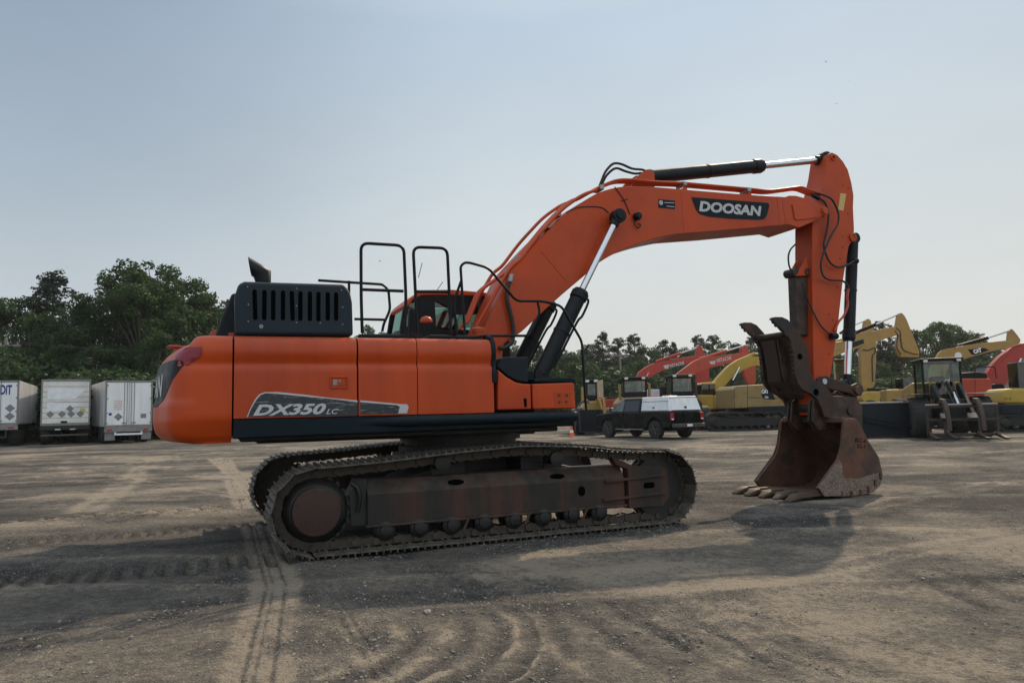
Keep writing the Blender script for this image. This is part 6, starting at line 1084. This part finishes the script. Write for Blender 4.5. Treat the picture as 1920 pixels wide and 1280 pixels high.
for dz in (0,-.5): MB().prism([(xr_[0]-.27,xr_[1]+dz),(xr_[0],xr_[1]-.25+dz),(xr_[0]+.27,xr_[1]+dz),(xr_[0],xr_[1]+.25+dz)],-.016,-.012).build('placard','greyst',d_)
F=(-39.96,62.00,0.5411); q=[(-0.06,4.02),(0.40,4.01),(0.01,1.70)]; r=bg_root('box_trailer',F,'narrow strip of a pale blue-white trailer showing behind the roll-door trailer','trailer','box trailers parked along the left edge'); MB().box(q[0][0],q[0][0]+2.5,0,11,q[2][1],q[0][1]).build('box_body','white',r,bevel=.03); MB().box(q[0][0]+.2,q[0][0]+2.3,.3,10,.9,q[2][1]).build('chassis','undercar',r)
for y_ in (1.4,2.7,9): MB().lathe([(-1.1,.2),(-1.1,.5),(1.1,.5),(1.1,.2)],(q[0][0]+1.25,y_,.5),(1,0,0),20).build('wheel','tyre',r)
# pale blocks added to stand in for sunlit ground beyond the shade
for (px_,Y),lb_ in (((-39.3,59),'pale block standing in for sunlit ground left of the roll-door trailer'),((-34.2,60),'pale block standing in for sunlit ground between the two white trailers')):
    o=MB().prism([(-1.1,0),(-1.05,.75),(1.05,.75),(1.1,0)],-.3,.3).build('lit_ground_block',pmat('sunlit_ground_pale',(.42,.40,.35),.85,var=.12,bump=.2),None,bevel=.04,loc=(px_,Y,0),rot=(0,0,rad(30))); tag(o,lb_,'sunlit ground')
# ================================================================== grey shed
r=empty('warehouse',(0,0,0)); tag(r,'long grey corrugated metal shed behind the parked machines at the right','building')
A=Vector((64,106)); B=Vector((44.5,60)); d=(B-A).normalized(); n_=Vector((d.y,-d.x)); n_=-n_ if n_.dot(Vector((0,0))-A)<0 else n_; Lw=(B-A).length; H0=5.6
m=MB(); k=int(Lw/.3)
for i in range(k+1):
    p=A+d*(i*.3)+n_*(.03 if i%2 else 0); m.v.append((p.x,p.y,0)); m.v.append((p.x,p.y,H0))
for i in range(k): m.f.append((2*i,2*i+2,2*i+3,2*i+1))
m.build('wall','siding',r,smooth=False)
m=MB(); bk2=-n_*22; P4=[A+n_*.3-d*.3,B+n_*.3+d*.3,B+bk2+d*.3,A+bk2-d*.3]; rg=[A+bk2*.5-d*.3,B+bk2*.5+d*.3]
m.add([(P4[0].x,P4[0].y,H0),(P4[1].x,P4[1].y,H0),(rg[1].x,rg[1].y,H0+1.6),(rg[0].x,rg[0].y,H0+1.6),(P4[2].x,P4[2].y,H0),(P4[3].x,P4[3].y,H0)],[(0,1,2,3),(3,2,4,5)]).build('roof','siding',r,smooth=False)
m=MB()
for a_,b_ in ((A,A+bk2),(B,B+bk2),(A+bk2,B+bk2)): m.add([(a_.x,a_.y,0),(b_.x,b_.y,0),(b_.x,b_.y,H0),(a_.x,a_.y,H0)],[(0,1,2,3)])
m.build('wall','siding',r,smooth=False)
# ================================================================== utility poles, wires, birds
def pole(x,y,h,label):
    r=empty('utility_pole',(x,y,0)); tag(r,label,'utility pole','wooden utility poles along the tree line'); MB().cyl((0,0,0),(0,0,h),.16,12,.11).build('post','polewood',r); MB().box(-1.1,1.1,-.06,.06,h-.7,h-.55).build('crossarm','polewood',r)
    for x_ in (-.9,0,.9): MB().cyl((x_,0,h-.55),(x_,0,h-.35),.05,8).build('insulator','grey',r)
    return (x,y,h)
pA=pole(-39.2,57,8.0,'grey utility pole at the left edge in front of the dark trees'); pB=pole(13.4,92,8.6,'thin utility pole above the leftmost loader cab, in front of dark trees'); pC=pole(23.2,104,8.8,'thin utility pole between the two red booms')
pD=(-95,40,8.0)
for (a_,b_,lab) in ((pA,pB,'long thin overhead wires sagging across the trees from the left pole to the middle pole'),(pB,pC,'short span of overhead wires between the two right-hand poles')):
    wr=empty('overhead_wire',(0,0,0)); tag(wr,lab,'power line')
    for o_ in (-.9,0,.9): MB().tube([(a_[0]+o_+(b_[0]-a_[0])*t,a_[1]+(b_[1]-a_[1])*t,a_[2]-.35+(b_[2]-a_[2])*t-4*t*(1-t)*1.2) for t in np.linspace(0,1,24)],.009,5).build('wire','wire',wr)
def bird(px,py,D,s,label,rz):
    X=(px-960)/1387*D; Z=1.45+(770-.0235*(px-960)-py)/1387*D
    m=MB(); m.lathe([(-.16,.005),(-.08,.03),(.03,.035),(.12,.02),(.16,.004)],(0,0,0),(1,0,0),8)
    for s_ in (-1,1): m.add([(.06,s_*.02,.01),(-.05,s_*.02,.01),(-.04,s_*.2,.07),(.05,s_*.18,.08),(-.09,s_*.42,.02),(.05,s_*.03,-.01)],[(0,1,2,3),(3,2,4)])
    o=m.build('bird','bird',None,loc=(X,D,Z),rot=(0,.1,rz)); o.scale=(s*.6,s*.6,s*.6); tag(o,label,'bird','birds in the sky')
bird(712,487,42,.7,'tiny bird inside the tall handrail hoop above the body',.5); bird(1585,93,60,.8,'tiny bird highest in the sky, above the boom tip',2.4); bird(1600,178,60,.7,'tiny bird between the highest bird and the boom tip',.9); bird(1627,133,70,.6,'faintest tiny bird, right of the other two above the boom tip',1.6)
# ================================================================== trees
def leaves(centers,radii,n_per,size,squash=.8,seed=0,flat=0.0):
    g=np.random.default_rng(seed); V=[]; 
    for c,r_ in zip(centers,radii):
        n=int(n_per*(r_/1.2)**2); d=g.normal(size=(n,3)); d/=np.linalg.norm(d,axis=1)[:,None]; rr=r_*g.uniform(.25,1,n)**.45; p=c+d*rr[:,None]*np.array([1,1,squash])
        nr=d*.6+g.normal(size=(n,3))*.7; nr[:,2]+=.25+flat; nr/=np.linalg.norm(nr,axis=1)[:,None]; t=np.cross(nr,g.normal(size=(n,3))); t/=np.linalg.norm(t,axis=1)[:,None]; b=np.cross(nr,t); s=size*g.uniform(.6,1.35,n)[:,None]
        V.append(np.stack([p-t*s,p-b*s*.55,p+t*s,p+b*s*.55],1))
    V=np.concatenate(V).reshape(-1,3); return V
def crown_mesh(V,mat,name='crown'):
    n=len(V)//4; me=bpy.data.meshes.new(name); me.vertices.add(len(V)); me.vertices.foreach_set('co',V.ravel().astype(np.float32)); me.loops.add(len(V)); me.loops.foreach_set('vertex_index',np.arange(len(V),dtype=np.int32)); me.polygons.add(n); me.polygons.foreach_set('loop_start',np.arange(n,dtype=np.int32)*4); me.update(calc_edges=True); me.materials.append(M[mat]); return me
def broad(seed,H=14.0,W=5.2,mat='leaf',nb=58,cz=.30,dense=300):
    g=np.random.default_rng(seed); cs=[];rs=[]
    while len(cs)<nb:
        z=g.uniform(cz,1); wz=math.sin(min(1,(z-cz*.6)/(1-cz*.6))**.75*PI)**.6 if z<.97 else .25; wz=max(wz,.18); a=g.uniform(0,2*PI); rr=W*wz*g.uniform(.25,1)**.5*(1+.25*math.sin(a*3+seed)+.15*math.sin(a*5))
        cs.append((rr*math.cos(a),rr*math.sin(a),z*H-.8)); rs.append(g.uniform(.7,1.5)*(1.15-.4*z))
    V=leaves(np.array(cs),rs,dense,.15,.75,seed); tr=MB(); top=Vector((g.uniform(-.5,.5),g.uniform(-.5,.5),H*.8)); tr.tube(smoothp([(0,0,-.1),(.08,.05,H*.2),(top.x*.5,top.y*.5,H*.5),tuple(top)]),.26,9,r1=.06)
    for i in range(0,nb,3):
        c=Vector(cs[i]); b0=Vector((top.x*.3,top.y*.3,max(H*.18,c.z*.55))); tr.tube(smoothp([tuple(b0),tuple(b0.lerp(c,.5)+Vector((0,0,.3))),tuple(c)],3),.09,5,r1=.02)
    return crown_mesh(V,mat),tr
def pine(seed,H=15.0,W=3.2,mat='leaf2'):
    g=np.random.default_rng(seed); cs=[];rs=[]; tr=MB(); tr.tube([(0,0,-.1),(.05,0,H*.5),(0,.05,H*.98)],.22,8,r1=.03)
    for _ in range(120):
        z=H*(.18+.80*g.uniform(0,1)**.85); fr_=(H-z)/(H*.82); a=g.uniform(0,2*PI); lob=1+.3*math.sin(a*2+z*1.3+seed)+.2*math.sin(z*2.7+a)
        L_=(W*fr_**.75*lob+.18)*g.uniform(.55,1.05); n_=max(1,int(L_/.8))
        for q_ in np.linspace(.3 if n_>1 else .8,1,n_+1): cs.append((L_*q_*math.cos(a),L_*q_*math.sin(a),z+.35*L_*q_*g.uniform(.2,1))); rs.append(g.uniform(.35,.8)*(1.15-.35*q_)*(.6+.5*fr_))
        if L_>1: tr.tube([(0,0,z-.2),(L_*math.cos(a),L_*math.sin(a),z+.25*L_)],.05,4,r1=.015)
    V=leaves(np.array(cs),rs,330,.12,.7,seed,.2); return crown_mesh(V,mat),tr
def bush(seed,H=5,W=3,mat='leaf3'):
    g=np.random.default_rng(seed); cs=[(g.uniform(-W,W)*.7,g.uniform(-W,W)*.6,g.uniform(.3,H-1.0)) for _ in range(22)]; V=leaves(np.array(cs),[g.uniform(.7,1.3) for _ in cs],300,.14,.85,seed); tr=MB()
    for c in cs[:7]: tr.tube([(c[0]*.1,c[1]*.1,-.1),(c[0]*.5,c[1]*.5,c[2]*.6),c],.05,5,r1=.015)
    return crown_mesh(V,mat),tr
KIND={}
for nm,fn,args in (('b1',broad,(1,)),('b2',broad,(2,13.0,4.4)),('b3',broad,(3,14.5,5.6,'leaf',70,.22)),('b4',broad,(4,12,4.6,'leaf3',50,.25,270)),('p1',pine,(11,)),('p2',pine,(12,15.0,3.8)),('p3',pine,(13,14,2.6)),('u1',bush,(21,)),('u2',bush,(22,5,3,'leaf'))):
    cm_,tr_=fn(*args); to=tr_.build('trunk','bark',None); tme=to.data; bpy.data.objects.remove(to); KIND[nm]=(cm_,tme,{'b1':14.,'b2':13.,'b3':14.5,'b4':12.,'p1':15.,'p2':15.,'p3':14.,'u1':5.,'u2':5.}[nm])
def plant(k,x,y,h,label,cat,group,wid=1.0,nm=None):
    cme,tme,H=KIND[k]; s=h/H; nm=nm or ('pine_tree' if k[0]=='p' else 'shrub' if k[0]=='u' else 'leafy_tree'); r=empty(nm,(x,y,0),random.uniform(0,6.28)); tag(r,label,cat,group); r.scale=(s*wid,s*wid,s)
    for n_,me in (('crown',cme),('trunk',tme)): o=bpy.data.objects.new(n_,me); C.objects.link(o); o.parent=r
def hz_top(px,py,D): return 1.45+(770-.0235*(px-960)-py)/1387*D
PLANTS=[]
def T(k,px,py,D,wid=1.0): PLANTS.append((k,px,py,D,wid))
# left wood: (kind, column, row of the top, depth)
for a_ in (('b3',-30,548,66),('b1',22,548,68,.9),('p1',92,500,72,1.25),('p2',80,530,69,1.1),('b2',128,562,66,.9),('b2',55,575,62,.8),('b3',150,590,64,.8),
           ('b3',235,484,68,1.0),('b1',290,478,70,1.0),('b3',262,520,64,1.0),('b1',340,510,72,1.0),('b4',330,560,66,.9),('b4',372,540,74,.9),('b2',405,566,78,1.0),('b1',438,560,84,.9),('p3',428,556,88),('b2',200,525,66,.9),
           ('b4',20,640,57,.9),('u1',-5,655,56,1.2),('b2',110,640,60,.9),('b4',180,640,60,.9),('b2',290,620,60,1.0),('b4',420,610,70,1.0),('b2',480,600,90,1.1),('b3',530,608,96,1.1),('b1',590,616,100),('p1',640,612,104),('b1',690,604,106),('b2',740,618,106),('p2',800,626,110),('b3',850,620,112),('b1',905,628,112)): T(*a_)
for k_,px in enumerate(range(-40,470,42)): T('u2' if k_%2 else 'u1',px,700-(k_*37)%26,55+(k_*13)%6,1.5)
# right wood
for a_ in (('b1',960,632,112),('p1',1010,640,108),('b2',1040,650,104,1.1),('b4',1068,655,100,1.0),('p2',1100,645,108),('p1',1130,620,112,1.2),('b1',1108,640,116),('p2',1160,632,118,1.2),('p1',1190,624,114,1.25),('b2',1215,645,110,1.1),('p3',1243,634,118,1.4),('p2',1262,640,116),('b3',1290,650,108),('p1',1312,626,122,1.2),('p2',1338,627,118,1.2),('b1',1362,636,112,1.1),('b2',1390,640,110,1.1),('p1',1408,630,118),
           ('b2',1440,640,112),('b1',1480,635,114),('p2',1520,640,116),('b3',1560,636,112),('p1',1600,622,116),('p2',1652,600,112,1.15),('p1',1668,606,116),('b1',1700,640,108),('b2',1730,612,106,1.0),('b3',1762,600,110,1.0),('b1',1790,603,112,1.0),('b2',1815,618,114),('p3',1838,622,118,1.3),('b1',1850,640,122),('b4',1890,655,130),('b2',1935,650,135)): T(*a_)
for k_,px in enumerate(range(470,1960,38)): T(('b4','b2','u2')[k_%3],px,690-(k_*53)%22,92+(k_*17)%8,1.5 if k_%3==2 else 1.1)
for k_,px in enumerate(range(480,1980,34)): T(('b3','b1','p2')[k_%3],px,650+(k_*31)%16,140+(k_*7)%9,1.25)
left=sorted([p for p in PLANTS if p[1]<460],key=lambda p:p[1]); right=sorted([p for p in PLANTS if p[1]>=460],key=lambda p:p[1])
def words_for(px):
    marks=[(-60,'at the left picture edge'),(30,'above the lettered trailer'),(75,'above the roll-door trailer'),(150,'right of the roll-door trailer'),(200,'above the white double-door trailer'),(290,'above the orange counterweight'),(400,'just left of the engine hood'),(470,'behind the engine hood'),(660,'behind the handrail hoops'),(780,'behind the excavator cab'),(900,'behind the boom foot'),(1010,'behind the boom cylinders'),(1090,'right of the front handrail'),(1160,'behind the leftmost loader cab'),(1230,'between the two loader cabs'),(1310,'behind the red booms'),(1400,'behind the dark thumb'),(1520,'behind the orange arm'),(1600,'right of the bucket rod'),(1690,'above the wheel loader cab'),(1800,'above the grey shed'),(1870,'at the right picture edge')]
    w_=marks[0][1]
    for a_,b_ in marks:
        if px>=a_: w_=b_
    return w_
seen={}
for p in left+right:
    k,px,py,D,wid=p; h=hz_top(px,py,D); x=(px-960)/1387*D
    base={'b':'broadleaf tree','p':'ragged pine tree','u':'low leafy shrub'}[k[0]]; size='tall' if (py<570 or (px>460 and py<632)) else 'medium' if py<650 else 'short'
    if k[0]=='u': size='dense'
    shade={'b1':'dark green','b2':'mid green','b3':'wide dark green','b4':'light green','p1':'narrow-topped','p2':'broad-topped','p3':'slender','u1':'light green','u2':'dark green'}[k]
    lab=f'{size} {shade} {base} {words_for(px)}'; n_=seen.get(lab,0); seen[lab]=n_+1
    if n_: lab=('second ','third ','fourth ','fifth ')[min(n_-1,3)]+lab+' from the left'
    plant(k,x,D,h,lab,'shrub' if k[0]=='u' else 'tree','trees and shrubs along the yard edge',wid)
# ================================================================== air
hzm=bpy.data.materials.new('thin_haze'); hzm.use_nodes=True; N=hzm.node_tree.nodes; N.remove(N['Principled BSDF']); pv=N.new('ShaderNodeVolumePrincipled'); pv.inputs['Color'].default_value=(.90,.95,1,1); pv.inputs['Density'].default_value=.00022; pv.inputs['Anisotropy'].default_value=.3
hzm.node_tree.links.new(pv.outputs[0],N['Material Output'].inputs['Volume'])
hz=MB().box(-170,170,-60,230,-1.5,24).build('haze',hzm,None,smooth=False); tag(hz,'thin summer haze over the yard','haze',kind='stuff')
